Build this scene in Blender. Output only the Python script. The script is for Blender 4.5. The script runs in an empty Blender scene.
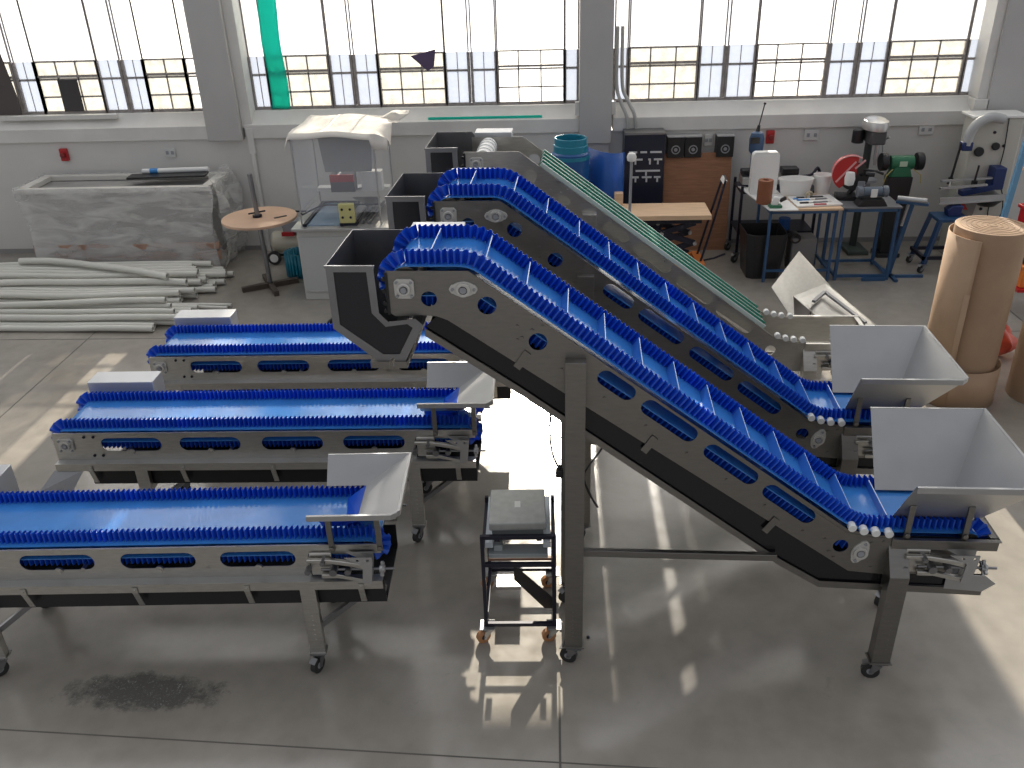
import bpy, bmesh, math, random
from mathutils import Vector, Matrix, Euler
from mathutils.geometry import tessellate_polygon
random.seed(7)
S = bpy.context.scene
COL = S.collection
PI = math.pi
R = math.radians

# ------------------------------------------------------------------ mesh builder
class MB:
    def __init__(s):
        s.v = []; s.f = []
    def add(s, vs, fs):
        o = len(s.v)
        s.v += [tuple(p) for p in vs]
        s.f += [tuple(i + o for i in f) for f in fs]
        return s
    def box(s, x0, x1, y0, y1, z0, z1):
        return s.add([(x0,y0,z0),(x1,y0,z0),(x1,y1,z0),(x0,y1,z0),(x0,y0,z1),(x1,y0,z1),(x1,y1,z1),(x0,y1,z1)],
                     [(0,3,2,1),(4,5,6,7),(0,1,5,4),(1,2,6,5),(2,3,7,6),(3,0,4,7)])
    def cbox(s, c, d, rz=0, rx=0, ry=0):
        m = Euler((rx, ry, rz)).to_matrix()
        vs = []
        for z in (-1,1):
            for x, y in ((-1,-1),(1,-1),(1,1),(-1,1)):
                p = m @ Vector((x*d[0]/2, y*d[1]/2, z*d[2]/2)); vs.append(Vector(c)+p)
        return s.add(vs, [(0,3,2,1),(4,5,6,7),(0,1,5,4),(1,2,6,5),(2,3,7,6),(3,0,4,7)])
    def beam(s, p0, p1, w, h, up=(0,0,1)):
        p0 = Vector(p0); p1 = Vector(p1); d = (p1-p0).normalized()
        u = Vector(up)
        if abs(d.dot(u)) > .98: u = Vector((0,1,0))
        a = d.cross(u).normalized(); b = a.cross(d).normalized()
        vs = []
        for p in (p0, p1):
            for i, j in ((-1,-1),(1,-1),(1,1),(-1,1)):
                vs.append(p + a*i*w/2 + b*j*h/2)
        return s.add(vs, [(0,3,2,1),(4,5,6,7),(0,1,5,4),(1,2,6,5),(2,3,7,6),(3,0,4,7)])
    def cyl(s, p0, p1, r0, r1=None, n=20, caps=True):
        r1 = r0 if r1 is None else r1
        p0 = Vector(p0); p1 = Vector(p1); d = (p1-p0).normalized()
        a = d.orthogonal().normalized(); b = d.cross(a)
        vs = []
        for p, r in ((p0,r0),(p1,r1)):
            for i in range(n):
                t = 2*PI*i/n; vs.append(p + (a*math.cos(t)+b*math.sin(t))*r)
        fs = [(i,(i+1)%n,n+(i+1)%n,n+i) for i in range(n)]
        if caps: fs += [tuple(reversed(range(n))), tuple(range(n,2*n))]
        return s.add(vs, fs)
    def ring(s, p0, p1, ro, ri, n=24):
        p0 = Vector(p0); p1 = Vector(p1); d = (p1-p0).normalized()
        a = d.orthogonal().normalized(); b = d.cross(a); vs = []
        for p, r in ((p0,ro),(p1,ro),(p1,ri),(p0,ri)):
            for i in range(n):
                t = 2*PI*i/n; vs.append(p + (a*math.cos(t)+b*math.sin(t))*r)
        fs = []
        for k in range(4):
            for i in range(n):
                fs.append((k*n+i, k*n+(i+1)%n, ((k+1)%4)*n+(i+1)%n, ((k+1)%4)*n+i))
        return s.add(vs, fs)
    def tube(s, pts, r, n=8, caps=True):
        pts = [Vector(p) for p in pts]; vs = []; m = len(pts)
        d0 = (pts[1]-pts[0]).normalized(); a = d0.orthogonal().normalized()
        for k, p in enumerate(pts):
            d = (pts[min(k+1,m-1)]-pts[max(k-1,0)]).normalized()
            a = (a - d*a.dot(d)).normalized(); b = d.cross(a)
            rr = r[k] if isinstance(r, (list,tuple)) else r
            for i in range(n):
                t = 2*PI*i/n; vs.append(p + (a*math.cos(t)+b*math.sin(t))*rr)
        fs = []
        for k in range(m-1):
            for i in range(n):
                fs.append((k*n+i, k*n+(i+1)%n, (k+1)*n+(i+1)%n, (k+1)*n+i))
        if caps: fs += [tuple(reversed(range(n))), tuple(range((m-1)*n, m*n))]
        return s.add(vs, fs)
    def lathe(s, c, prof, n=28, sx=1, sy=1, a0=0, a1=2*PI):
        c = Vector(c); full = abs(a1-a0-2*PI) < 1e-6; m = n if full else n+1; vs = []
        for r, z in prof:
            for i in range(m):
                t = a0+(a1-a0)*i/n; vs.append(c + Vector((r*math.cos(t)*sx, r*math.sin(t)*sy, z)))
        fs = []
        for k in range(len(prof)-1):
            for i in range(n):
                j = (i+1) % m
                fs.append((k*m+i, k*m+j, (k+1)*m+j, (k+1)*m+i))
        if full:
            if prof[0][0] > 1e-6: fs.append(tuple(reversed(range(m))))
            if prof[-1][0] > 1e-6: fs.append(tuple(range((len(prof)-1)*m, len(prof)*m)))
        return s.add(vs, fs)
    def plate(s, outer, holes=(), a=0, b=.004, ax='y'):
        def P(q, d):
            if ax == 'y': return (q[0], d, q[1])
            if ax == 'x': return (d, q[0], q[1])
            return (q[0], q[1], d)
        loops = [list(outer)] + [list(h) for h in holes]
        flat = [q for l in loops for q in l]; n = len(flat)
        tri = tessellate_polygon([[Vector((q[0], q[1], 0)) for q in l] for l in loops])
        vs = [P(q, a) for q in flat] + [P(q, b) for q in flat]
        fs = [tuple(t) for t in tri] + [tuple(i+n for i in reversed(t)) for t in tri]
        o = 0
        for l in loops:
            m = len(l)
            for i in range(m):
                j = (i+1) % m; fs.append((o+i, o+j, n+o+j, n+o+i))
            o += m
        return s.add(vs, fs)
    def sheet(s, pts, t=.003):
        pts = [Vector(p) for p in pts]
        nrm = (pts[1]-pts[0]).cross(pts[2]-pts[0]).normalized()*t/2; n = len(pts)
        vs = [p-nrm for p in pts]+[p+nrm for p in pts]
        fs = [tuple(reversed(range(n))), tuple(range(n,2*n))]+[(i,(i+1)%n,n+(i+1)%n,n+i) for i in range(n)]
        return s.add(vs, fs)
    def grid(s, fn, nu, nv, t=0):
        vs = [Vector(fn(i/nu, j/nv)) for i in range(nu+1) for j in range(nv+1)]
        fs = [(i*(nv+1)+j, (i+1)*(nv+1)+j, (i+1)*(nv+1)+j+1, i*(nv+1)+j+1) for i in range(nu) for j in range(nv)]
        return s.add(vs, fs)
    def build(s, name, mat, parent=None, bevel=0, smooth=35, solid=0, loc=None, label=None, sub=0):
        me = bpy.data.meshes.new(name); me.from_pydata(s.v, [], s.f); me.update()
        bm = bmesh.new(); bm.from_mesh(me)
        bmesh.ops.recalc_face_normals(bm, faces=bm.faces[:]); bm.to_mesh(me); bm.free()
        me.polygons.foreach_set('use_smooth', [True]*len(me.polygons))
        try: me.set_sharp_from_angle(angle=R(smooth))
        except Exception: pass
        o = bpy.data.objects.new(name, me); COL.objects.link(o)
        me.materials.append(mat)
        if parent: o.parent = parent
        if loc: o.location = loc
        if solid:
            m = o.modifiers.new('solid', 'SOLIDIFY'); m.thickness = solid; m.offset = 0
        if bevel:
            m = o.modifiers.new('bevel', 'BEVEL'); m.width = bevel; m.segments = 2; m.limit_method = 'ANGLE'; m.angle_limit = R(40)
        if sub:
            m = o.modifiers.new('sub', 'SUBSURF'); m.levels = sub; m.render_levels = sub
        if label: o['label'] = label
        return o

def tag(o, label, cat, group=None):
    o['label'] = label; o['category'] = cat
    if group: o['group'] = group
    return o
def struct(o):
    o['kind'] = 'structure'; return o
def thing(name, label, cat, loc=(0,0,0), rz=0, group=None):
    o = bpy.data.objects.new(name, None); COL.objects.link(o); o.location = loc
    o.rotation_euler = (0,0,rz); o.empty_display_size = .1
    return tag(o, label, cat, group)
def kids(o): return [c for c in bpy.data.objects if c.parent is o]
def copy_tree(o, parent=None):
    ch = kids(o); c = o.copy(); COL.objects.link(c)
    if parent: c.parent = parent
    for k in ch: copy_tree(k, c)
    return c

# ------------------------------------------------------------------ materials
def mat(name, col, rough=.5, metal=0, noise=0, nscale=8, bump=0, bscale=40, spec=None, trans=0, coat=0, stretch=None, rvar=0, col2=None, alpha=1):
    m = bpy.data.materials.new(name); m.use_nodes = True
    nt = m.node_tree; N = nt.nodes; L = nt.links
    b = N['Principled BSDF']
    b.inputs['Base Color'].default_value = (*col, 1)
    b.inputs['Roughness'].default_value = rough; b.inputs['Metallic'].default_value = metal
    if spec is not None: b.inputs['Specular IOR Level'].default_value = spec
    if coat: b.inputs['Coat Weight'].default_value = coat; b.inputs['Coat Roughness'].default_value = .15
    if alpha < 1: b.inputs['Alpha'].default_value = alpha
    tc = N.new('ShaderNodeTexCoord'); mp = N.new('ShaderNodeMapping'); L.new(tc.outputs['Object'], mp.inputs['Vector'])
    if stretch: mp.inputs['Scale'].default_value = stretch
    if noise or rvar:
        nz = N.new('ShaderNodeTexNoise'); nz.inputs['Scale'].default_value = nscale; nz.inputs['Detail'].default_value = 5
        L.new(mp.outputs['Vector'], nz.inputs['Vector'])
    if noise:
        cr = N.new('ShaderNodeMix'); cr.data_type = 'RGBA'
        c2 = col2 if col2 else tuple(max(0, c*(1-noise)) for c in col)
        c1 = col if col2 else tuple(min(1, c*(1+noise*.6)) for c in col)
        mr = N.new('ShaderNodeMapRange'); mr.inputs[1].default_value = .3; mr.inputs[2].default_value = .7
        L.new(nz.outputs['Fac'], mr.inputs[0]); L.new(mr.outputs[0], cr.inputs[0])
        cr.inputs[6].default_value = (*c2, 1); cr.inputs[7].default_value = (*c1, 1)
        L.new(cr.outputs[2], b.inputs['Base Color'])
    if rvar:
        r2 = N.new('ShaderNodeMapRange'); r2.inputs[3].default_value = max(.02, rough-rvar); r2.inputs[4].default_value = rough+rvar
        L.new(nz.outputs['Fac'], r2.inputs[0]); L.new(r2.outputs[0], b.inputs['Roughness'])
    if bump:
        nb = N.new('ShaderNodeTexNoise'); nb.inputs['Scale'].default_value = bscale; L.new(mp.outputs['Vector'], nb.inputs['Vector'])
        bp = N.new('ShaderNodeBump'); bp.inputs['Strength'].default_value = bump; bp.inputs['Distance'].default_value = .01
        L.new(nb.outputs['Fac'], bp.inputs['Height']); L.new(bp.outputs['Normal'], b.inputs['Normal'])
    if trans:
        out = N['Material Output']; tr = N.new('ShaderNodeBsdfTranslucent'); tr.inputs['Color'].default_value = (*[min(1, c*1.3+.02) for c in col], 1)
        mx = N.new('ShaderNodeMixShader'); mx.inputs[0].default_value = trans
        L.new(b.outputs[0], mx.inputs[1]); L.new(tr.outputs[0], mx.inputs[2]); L.new(mx.outputs[0], out.inputs['Surface'])
    return m
def pane(name, col, clear, scatter, gloss=.06):
    m = bpy.data.materials.new(name); m.use_nodes = True; nt = m.node_tree; N = nt.nodes; L = nt.links; N.clear()
    out = N.new('ShaderNodeOutputMaterial'); t = N.new('ShaderNodeBsdfTransparent'); t.inputs[0].default_value = (*col, 1)
    s = N.new('ShaderNodeBsdfTranslucent'); s.inputs[0].default_value = (*col, 1)
    g = N.new('ShaderNodeBsdfGlossy'); g.inputs['Roughness'].default_value = .05
    tc = N.new('ShaderNodeTexCoord'); nz = N.new('ShaderNodeTexNoise'); nz.inputs['Scale'].default_value = 9; nz.inputs['Detail'].default_value = 6
    L.new(tc.outputs['Object'], nz.inputs['Vector'])
    mr = N.new('ShaderNodeMapRange'); mr.inputs[1].default_value = .35; mr.inputs[2].default_value = .65
    mr.inputs[3].default_value = max(0, clear-scatter); mr.inputs[4].default_value = min(1, clear+scatter)
    L.new(nz.outputs['Fac'], mr.inputs[0])
    a = N.new('ShaderNodeMixShader'); L.new(mr.outputs[0], a.inputs[0]); L.new(s.outputs[0], a.inputs[1]); L.new(t.outputs[0], a.inputs[2])
    b = N.new('ShaderNodeMixShader'); b.inputs[0].default_value = gloss; L.new(a.outputs[0], b.inputs[1]); L.new(g.outputs[0], b.inputs[2])
    L.new(b.outputs[0], out.inputs[0]); return m

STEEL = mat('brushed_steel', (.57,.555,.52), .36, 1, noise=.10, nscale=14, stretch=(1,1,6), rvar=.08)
STEELD = mat('dark_steel_sheet', (.27,.27,.28), .42, 1, noise=.10, nscale=6, rvar=.06)
STEELL = mat('satin_steel_sheet', (.45,.45,.45), .38, .7, noise=.07, nscale=5, rvar=.08)
BOXG = mat('grey_painted_box', (.55,.56,.58), .4, .5)
BELT = mat('blue_belt', (.05,.25,.68), .16, spec=.7, noise=.12, nscale=6, trans=.12, coat=.5)
WALLB = mat('blue_belt_sidewall', (.015,.11,.66), .28, trans=.22, coat=.3)
CLEAT = mat('blue_cleat', (.05,.20,.62), .25, trans=.2)
CLEDGE = mat('sunlit_cleat_edge', (.60,.72,.92), .3)  # sunlight on the cleat tops painted as a pale edge
STEEL_SHADED = mat('shaded_steel', (.25,.24,.225), .40, 1, noise=.08, nscale=14, stretch=(1,1,6), rvar=.08)  # copy of the brushed steel with the shade put into its colour
GUARD = mat('black_guard_sheet', (.010,.010,.012), .12)
BLACKP = mat('black_plastic', (.012,.012,.014), .35)
RUBBER = mat('black_rubber', (.02,.02,.02), .6)
CAST = mat('cast_bearing', (.62,.61,.58), .45, .6)
WHITEP = mat('white_plastic', (.80,.80,.78), .4)
BLACKM = mat('black_painted_metal', (.015,.016,.03), .4, .3)
BLUEM = mat('blue_painted_metal', (.03,.09,.20), .4, .1, noise=.2)
WOODP = mat('plywood', (.36,.17,.09), .6, noise=.22, nscale=5, stretch=(1,1,9), rvar=.05)
WOODL = mat('light_wood', (.72,.50,.32), .6, noise=.15, nscale=4, stretch=(1,8,8))
CARD = mat('cardboard', (.39,.26,.165), .75, noise=.12, nscale=3)
REDP = mat('red_plastic', (.45,.015,.02), .35)
ORANGE = mat('orange_paint', (.75,.22,.04), .45)
GREENP = mat('green_paint', (.02,.15,.07), .35)
COPPER = mat('copper_polyurethane', (.42,.20,.09), .4)
CABLE = mat('black_cable', (.015,.015,.015), .5)
GREYP = mat('grey_plastic', (.30,.31,.33), .5)
SOCK = mat('socket_plate', (.62,.62,.60), .4)

# wall paint
WALLM = mat('painted_wall', (.66,.645,.615), .62, noise=.07, nscale=1.3, bump=.05, bscale=12)
WALLL = mat('painted_ledge', (.72,.705,.67), .6, noise=.10, nscale=2.5)
PIERM = mat('painted_pier', (.50,.49,.475), .6, noise=.06, nscale=1.5)
WFRAME = mat('window_frame_paint', (.33,.30,.285), .6, noise=.25, nscale=20)

def floor_mat():
    m = bpy.data.materials.new('polished_concrete'); m.use_nodes = True; nt = m.node_tree; N = nt.nodes; L = nt.links; b = N['Principled BSDF']
    tc = N.new('ShaderNodeTexCoord')
    def noise(sc, det=6, ro=.6, dist=0):
        n = N.new('ShaderNodeTexNoise'); n.inputs['Scale'].default_value = sc; n.inputs['Detail'].default_value = det
        n.inputs['Roughness'].default_value = ro; n.inputs['Distortion'].default_value = dist
        L.new(tc.outputs['Object'], n.inputs['Vector']); return n
    def ramp(src, *st):
        r = N.new('ShaderNodeValToRGB'); e = r.color_ramp.elements
        e[0].position, e[0].color = st[0][0], (*st[0][1],1); e[1].position, e[1].color = st[-1][0], (*st[-1][1],1)
        for p, c in st[1:-1]:
            x = e.new(p); x.color = (*c,1)
        L.new(src, r.inputs[0]); return r
    a = noise(.55, 7, .62, .4); bb = noise(7, 3, .5)
    r1 = ramp(a.outputs['Fac'], (.28,(.245,.222,.192)), (.5,(.305,.28,.245)), (.72,(.36,.335,.30)))
    r2 = ramp(bb.outputs['Fac'], (.25,(.90,.90,.90)), (.6,(1,1,1)), (.8,(1.0,.99,.97)))
    mx = N.new('ShaderNodeMix'); mx.data_type = 'RGBA'; mx.blend_type = 'MULTIPLY'; mx.inputs[0].default_value = 1
    L.new(r1.outputs[0], mx.inputs[6]); L.new(r2.outputs[0], mx.inputs[7])
    # scratched dark stain patches
    c = noise(1.7, 8, .75, 1.2)
    r3 = ramp(c.outputs['Fac'], (.62,(1,1,1)), (.74,(.55,.54,.52)))
    m2 = N.new('ShaderNodeMix'); m2.data_type = 'RGBA'; m2.blend_type = 'MULTIPLY'; m2.inputs[0].default_value = .55
    L.new(mx.outputs[2], m2.inputs[6]); L.new(r3.outputs[0], m2.inputs[7]); 
    # one scuffed dark oil stain with pale flecks, in front of the nearest flat conveyor
    sx = N.new('ShaderNodeSeparateXYZ'); L.new(tc.outputs['Object'], sx.inputs[0])
    def ma(op, a, c=None):
        q = N.new('ShaderNodeMath'); q.operation = op
        for i, v in ((0,a),(1,c)):
            if v is None: continue
            if isinstance(v, (int,float)): q.inputs[i].default_value = v
            else: L.new(v, q.inputs[i])
        return q.outputs[0]
    dx = ma('DIVIDE', ma('SUBTRACT', sx.outputs[0], -2.34), .42); dy = ma('DIVIDE', ma('SUBTRACT', sx.outputs[1], 3.48), .13)
    dd = ma('ADD', ma('MULTIPLY', dx, dx), ma('MULTIPLY', dy, dy))
    nz = noise(6, 8, .8); nf = ma('ADD', dd, ma('MULTIPLY', ma('SUBTRACT', nz.outputs['Fac'], .5), 5.0))
    mk = N.new('ShaderNodeMapRange'); mk.inputs[1].default_value = 1.3; mk.inputs[2].default_value = .4; L.new(nf, mk.inputs[0])
    m3 = N.new('ShaderNodeMix'); m3.data_type = 'RGBA'; L.new(mk.outputs[0], m3.inputs[0]); L.new(m2.outputs[2], m3.inputs[6])
    fl_ = noise(42, 4, .9, 1.5); r4 = ramp(fl_.outputs['Fac'], (.58,(.12,.115,.105)), (.68,(.42,.42,.40))); L.new(r4.outputs[0], m3.inputs[7])
    L.new(m3.outputs[2], b.inputs['Base Color'])
    rr = ramp(bb.outputs['Fac'], (.3,(.13,)*3), (.75,(.22,)*3)); L.new(rr.outputs[0], b.inputs['Roughness'])
    b.inputs['Specular IOR Level'].default_value = .9
    bp = N.new('ShaderNodeBump'); bp.inputs['Strength'].default_value = .08; bp.inputs['Distance'].default_value = .01
    L.new(noise(3.5, 5).outputs['Fac'], bp.inputs['Height']); L.new(bp.outputs['Normal'], b.inputs['Normal'])
    return m
FLOORM = floor_mat()

# ------------------------------------------------------------------ camera, sun, sky
cam = bpy.data.cameras.new('camera'); co = bpy.data.objects.new('camera', cam); COL.objects.link(co)
p, r, yw, H, FPX = R(27.75), R(-1.77), R(-3.07), 3.8, 870.0
F = Vector((math.sin(yw)*math.cos(p), math.cos(yw)*math.cos(p), -math.sin(p)))
rt = Vector((math.cos(yw), -math.sin(yw), 0)); up = rt.cross(F)
RT = rt*math.cos(r)+up*math.sin(r); UP = -rt*math.sin(r)+up*math.cos(r)
M = Matrix((RT, UP, -F)).transposed().to_4x4(); M.translation = (0,0,H)
co.matrix_world = M
cam.sensor_width = 36; cam.lens = FPX/1024*36; cam.clip_start = .1; cam.clip_end = 200
S.camera = co
S.view_settings.view_transform = 'Standard'; S.view_settings.look = 'None'; S.view_settings.gamma = 1
S.view_settings.exposure = 0
try: S.view_settings.use_curve_mapping = False
except Exception: pass

w = bpy.data.worlds.new('sky'); S.world = w; w.use_nodes = True; nt = w.node_tree; N = nt.nodes; L = nt.links
bg = N['Background']; tc = N.new('ShaderNodeTexCoord'); sp = N.new('ShaderNodeSeparateXYZ'); L.new(tc.outputs['Generated'], sp.inputs[0])
mr = N.new('ShaderNodeMapRange'); mr.inputs[1].default_value = -.55; mr.inputs[2].default_value = .75; L.new(sp.outputs['Y'], mr.inputs[0])
cr = N.new('ShaderNodeValToRGB'); L.new(mr.outputs[0], cr.inputs[0]); e = cr.color_ramp.elements
e[0].color = (.24,.245,.26,1); e[1].color = (1.0,1.0,1.02,1); x = e.new(.45); x.color = (.44,.45,.46,1)
L.new(cr.outputs[0], bg.inputs['Color']); bg.inputs['Strength'].default_value = 1.75

sun = bpy.data.lights.new('sun', 'SUN'); sun.energy = 12.5; sun.angle = R(.6); sun.color = (1,.95,.86)
so = bpy.data.objects.new('sun', sun); COL.objects.link(so)
so.rotation_euler = Vector((0, -math.cos(R(28)), -math.sin(R(28)))).to_track_quat('-Z','Y').to_euler()
so.location = (0, 14, 8)
S.cycles.max_bounces = 8; S.cycles.transparent_max_bounces = 16
S.cycles.use_denoising = True
S.cycles.caustics_reflective = False; S.cycles.caustics_refractive = False
try: S.cycles.sample_clamp_indirect = 6
except Exception: pass

# ------------------------------------------------------------------ room shell
b = MB(); b.box(-11,9,-8,11.6,-.12,0); fl = struct(b.build('floor', FLOORM))
# saw-cut joints in the slab
b = MB(); b.box(-.012+.03,.0+.03,-3,3.55,0,.0015)
b.sheet([(-11,3.62,.0008),(9,2.57,.0008),(9,2.578,.0008),(-11,3.628,.0008)],.0012)
b.box(-11,9,8.3,8.31,0,.0015); b.box(4.9,4.912,-3,11.1,0,.0015); b.box(-5.0,-4.988,-3,11.1,0,.0015)
struct(b.build('trim_1', mat('joint_filler', (.10,.095,.085), .8)))
YW = 11.18
b = MB(); b.box(-11,9,YW,YW+.42,0,1.50); b.box(-11,9,YW+.30,YW+.42,8.0,9.5)  # strip above the windows is unseen, raised to block the sun
b.box(-11,-7.6,YW+.30,YW+.42,1.5,8.0); b.box(6.9,9,YW+.30,YW+.42,1.5,8.0)
struct(b.build('wall_back', WALLM))
# projecting ledge band and sloped sill
def ledge(x0, x1, n):
    b = MB(); prof = [(YW+.40,1.49),(YW-.035,1.49),(YW-.035,1.655),(YW-.01,1.67),(YW+.12,1.77),(YW+.14,1.80),(YW+.40,1.80)]
    b.plate(prof, a=x0, b=x1, ax='x'); struct(b.build('trim_%d' % n, WALLL, bevel=.004))
ledge(-11,-4.36,2); ledge(-3.9,.34,3); ledge(.76,5.27,4)
b = MB(); b.box(-7.1,-5.55,YW+.02,YW+.10,1.76,1.815); struct(b.build('trim_5', WALLL, bevel=.004))
# piers between the bays
def pier(x0, x1, n, foot=1.48):
    b = MB(); b.box(x0,x1,YW-.10,YW+.42,foot,9.5)
    struct(b.build('trim_%d' % n, PIERM, bevel=.006))
pier(-4.37,-3.93,6); pier(5.25,7.0,8)
b = MB(); b.box(.34,.74,YW-.10,YW+.42,1.36,6.0); b.box(.37,.72,YW-.06,YW+.2,0,1.36); struct(b.build('trim_7', PIERM, bevel=.006))
# mouldings hugging the piers
b = MB(); b.box(-3.93,-3.80,YW-.02,YW+.42,1.62,6.0); b.box(-3.88,-3.80,YW-.05,YW+.1,1.30,1.62); b.cyl((-3.84,YW-.03,.0),(-3.84,YW-.03,1.30),.028)
struct(b.build('trim_9', WALLL, bevel=.004))
b = MB(); b.box(5.14,5.25,YW-.06,YW+.42,1.80,6.0); b.box(5.10,5.27,YW-.1,YW+.1,1.2,1.80); struct(b.build('trim_10', WALLL, bevel=.004))
b = MB(); b.box(.29,.34,YW-.06,YW,1.70,1.86); b.box(.74,.79,YW-.06,YW,1.70,1.86); struct(b.build('trim_12', WALLL, bevel=.004))
b = MB(); b.box(-11,9,YW-.012,YW,0,.06); struct(b.build('baseboard_back', mat('skirting', (.30,.29,.28), .6)))

OPAL = pane('added_opal_glass', (.62,.62,.62), .02, .01)  # invented upper glazing, added to look bright yet hold back direct sun
FROST = pane('ribbed_glass', (.45,.47,.51), .14, .08)
WARM = pane('dusty_clear_glass', (.60,.585,.545), .55, .20)
UPCLR = pane('dusty_upper_glass', (.92,.90,.86), .62, .12)
CLEAR = pane('clear_glass', (1.0,.98,.94), .86, .08)
ZB = [2.01, 2.225, 2.44, 2.66, 2.88, 3.10, 3.32, 3.56, 3.80, 4.04]
def window(n, x0, x1, cells):
    """cells: (kind, xa, xb, muntins, clear) along the bay"""
    z0, z1 = 1.80, 8.0; y = YW+.24  # upper height made up so glossy surfaces reflect bright glazing
    w = bpy.data.objects.new('window_%d' % n, None); COL.objects.link(w); w.location = ((x0+x1)/2, y, z0); struct(w)
    cx = (x0+x1)/2
    fr = MB()
    fr.box(x0-cx,x1-cx,-.03,.03,0,.035); fr.box(x0-cx,x1-cx,-.03,.03,z1-z0-.05,z1-z0)
    for kind, xa, xb, mun, clr in cells:
        for xx in (xa, xb): fr.box(xx-cx-.016,xx-cx+.016,-.035,.03,0,.64); fr.box(xx-cx-.008,xx-cx+.008,-.01,.01,.64,z1-z0)
        if kind == 'w':
            for xx in mun: fr.box(xx-cx-.008,xx-cx+.008,-.015,.015,.03,.64)
            for z in ZB[:3]:
                h = .008
                fr.box(xa-cx,xb-cx,-.015,.015,z-z0-h,z-z0+h)
            fr.box(xa-cx,xb-cx,-.03,.03,2.25-z0,2.275-z0)
        else:
            for z in (2.225,): fr.box(xa-cx,xb-cx,-.02,.02,z-z0-.01,z-z0+.01)
            for xx in mun: fr.box(xx-cx-.004,xx-cx+.004,-.008,.008,0,.64)
    fr.build('window_frame', WFRAME, w)
    for kind, xa, xb, mun, clr in cells:
        g = MB(); g.box(xa-cx,xb-cx,-.002,.002,.01,.64)
        g.build('glass_pane', CLEAR if clr else (WARM if kind == 'w' else FROST), w)
        up = clr or (n == 2 and xa > -2.8) or (n == 1 and xa > -5.2) or (n == 3 and xa > 2.3 and xb < 4.0)
        if up:
            g = MB(); g.box(xa-cx,xb-cx,-.002,.002,.64,2.5); g.build('upper_pane', CLEAR if clr else UPCLR, w)
        g = MB(); g.box(xa-cx,xb-cx,-.002,.002,2.5 if up else .64,z1-z0-.01); g.build('upper_pane', OPAL, w)
window(1, -7.6, -4.37, [('f',-7.55,-7.25,(-7.40,),0),('w',-7.25,-6.86,(-7.06,),0),('f',-6.82,-6.56,(-6.70,),0),('w',-6.56,-5.75,(-6.29,-6.03),0),('f',-5.74,-5.45,(-5.60,),0),('f',-5.41,-5.15,(-5.28,),0),
                         ('w',-5.15,-4.62,(-4.88,),0),('w',-4.62,-4.38,(),1)])
window(2, -3.80, .34, [('f',-3.79,-3.58,(-3.69,),0),('w',-3.57,-2.79,(-3.32,-3.06),0),('f',-2.77,-2.50,(-2.64,),0),('f',-2.46,-2.17,(-2.31,),0),('w',-2.16,-1.33,(-1.89,-1.62),0),
                       ('f',-1.32,-1.03,(-1.17,),0),('f',-.99,-.69,(-.84,),0),('w',-.67,.16,(-.41,-.13),1),('f',.17,.33,(),0)])
window(3, .76, 5.25, [('f',.78,.94,(),0),('w',.96,1.80,(1.22,1.53),0),('f',1.82,2.12,(1.97,),0),('f',2.16,2.49,(2.32,),0),('w',2.51,3.36,(2.76,3.06),1),('f',3.39,3.71,(3.55,),0),
                      ('f',3.75,4.08,(3.91,),0),('w',4.10,5.01,(4.39,4.70),0),('f',5.03,5.24,(),0)])
# ------------------------------------------------------------------ conveyor helpers
def fillet(pts, rads, seg=7):
    """polyline with rounded corners -> list of (u,z)"""
    out = []
    n = len(pts)
    for i, p in enumerate(pts):
        p = Vector(p); rr = rads[i]
        if i in (0, n-1) or rr <= 0: out.append(p); continue
        a = (Vector(pts[i-1])-p).normalized(); b = (Vector(pts[i+1])-p).normalized()
        ang = a.angle(b); d = rr/math.tan(ang/2); c = p+(a+b).normalized()*rr/math.sin(ang/2)
        s = p+a*d-c; e = p+b*d-c
        t = s.angle(e); sg = 1 if s.x*e.y-s.y*e.x > 0 else -1
        for k in range(seg+1):
            th = sg*t*k/seg; out.append(c+Vector((s.x*math.cos(th)-s.y*math.sin(th), s.x*math.sin(th)+s.y*math.cos(th))))
    return out
def arc(c, rr, a0, a1, n=10):
    return [Vector((c[0]+rr*math.cos(a0+(a1-a0)*i/n), c[1]+rr*math.sin(a0+(a1-a0)*i/n))) for i in range(n+1)]
def resample(pts, ds):
    """even arc-length samples with outward (left-hand) normals for a path"""
    L = [0]
    for i in range(1, len(pts)): L.append(L[-1]+(pts[i]-pts[i-1]).length)
    n = max(2, int(round(L[-1]/ds))); out = []; j = 0
    for k in range(n+1):
        t = L[-1]*k/n
        while j < len(pts)-2 and L[j+1] < t: j += 1
        q = (t-L[j])/max(1e-9, L[j+1]-L[j]); p = pts[j].lerp(pts[j+1], q); out.append((p, t))
    res = []
    for k, (p, t) in enumerate(out):
        a = out[max(0,k-1)][0]; c = out[min(len(out)-1,k+1)][0]; d = (c-a).normalized()
        res.append((p, Vector((-d.y, d.x)), t))
    return res
def belt_slab(path, v0, v1, th=.004):
    """path runs with the carrying side on its left"""
    q = resample(path, .03); b = MB(); vs = []; fs = []
    for p, nn, t in q:
        a = p; c = p-nn*th
        vs += [(a.x,v0,a.y),(a.x,v1,a.y),(c.x,v1,c.y),(c.x,v0,c.y)]
    for k in range(len(q)-1):
        o = 4*k
        for i in range(4): fs.append((o+i,o+(i+1)%4,o+4+(i+1)%4,o+4+i))
    fs += [(0,1,2,3),(4*len(q)-1,4*len(q)-2,4*len(q)-3,4*len(q)-4)]
    return b.add(vs, fs)
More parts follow.
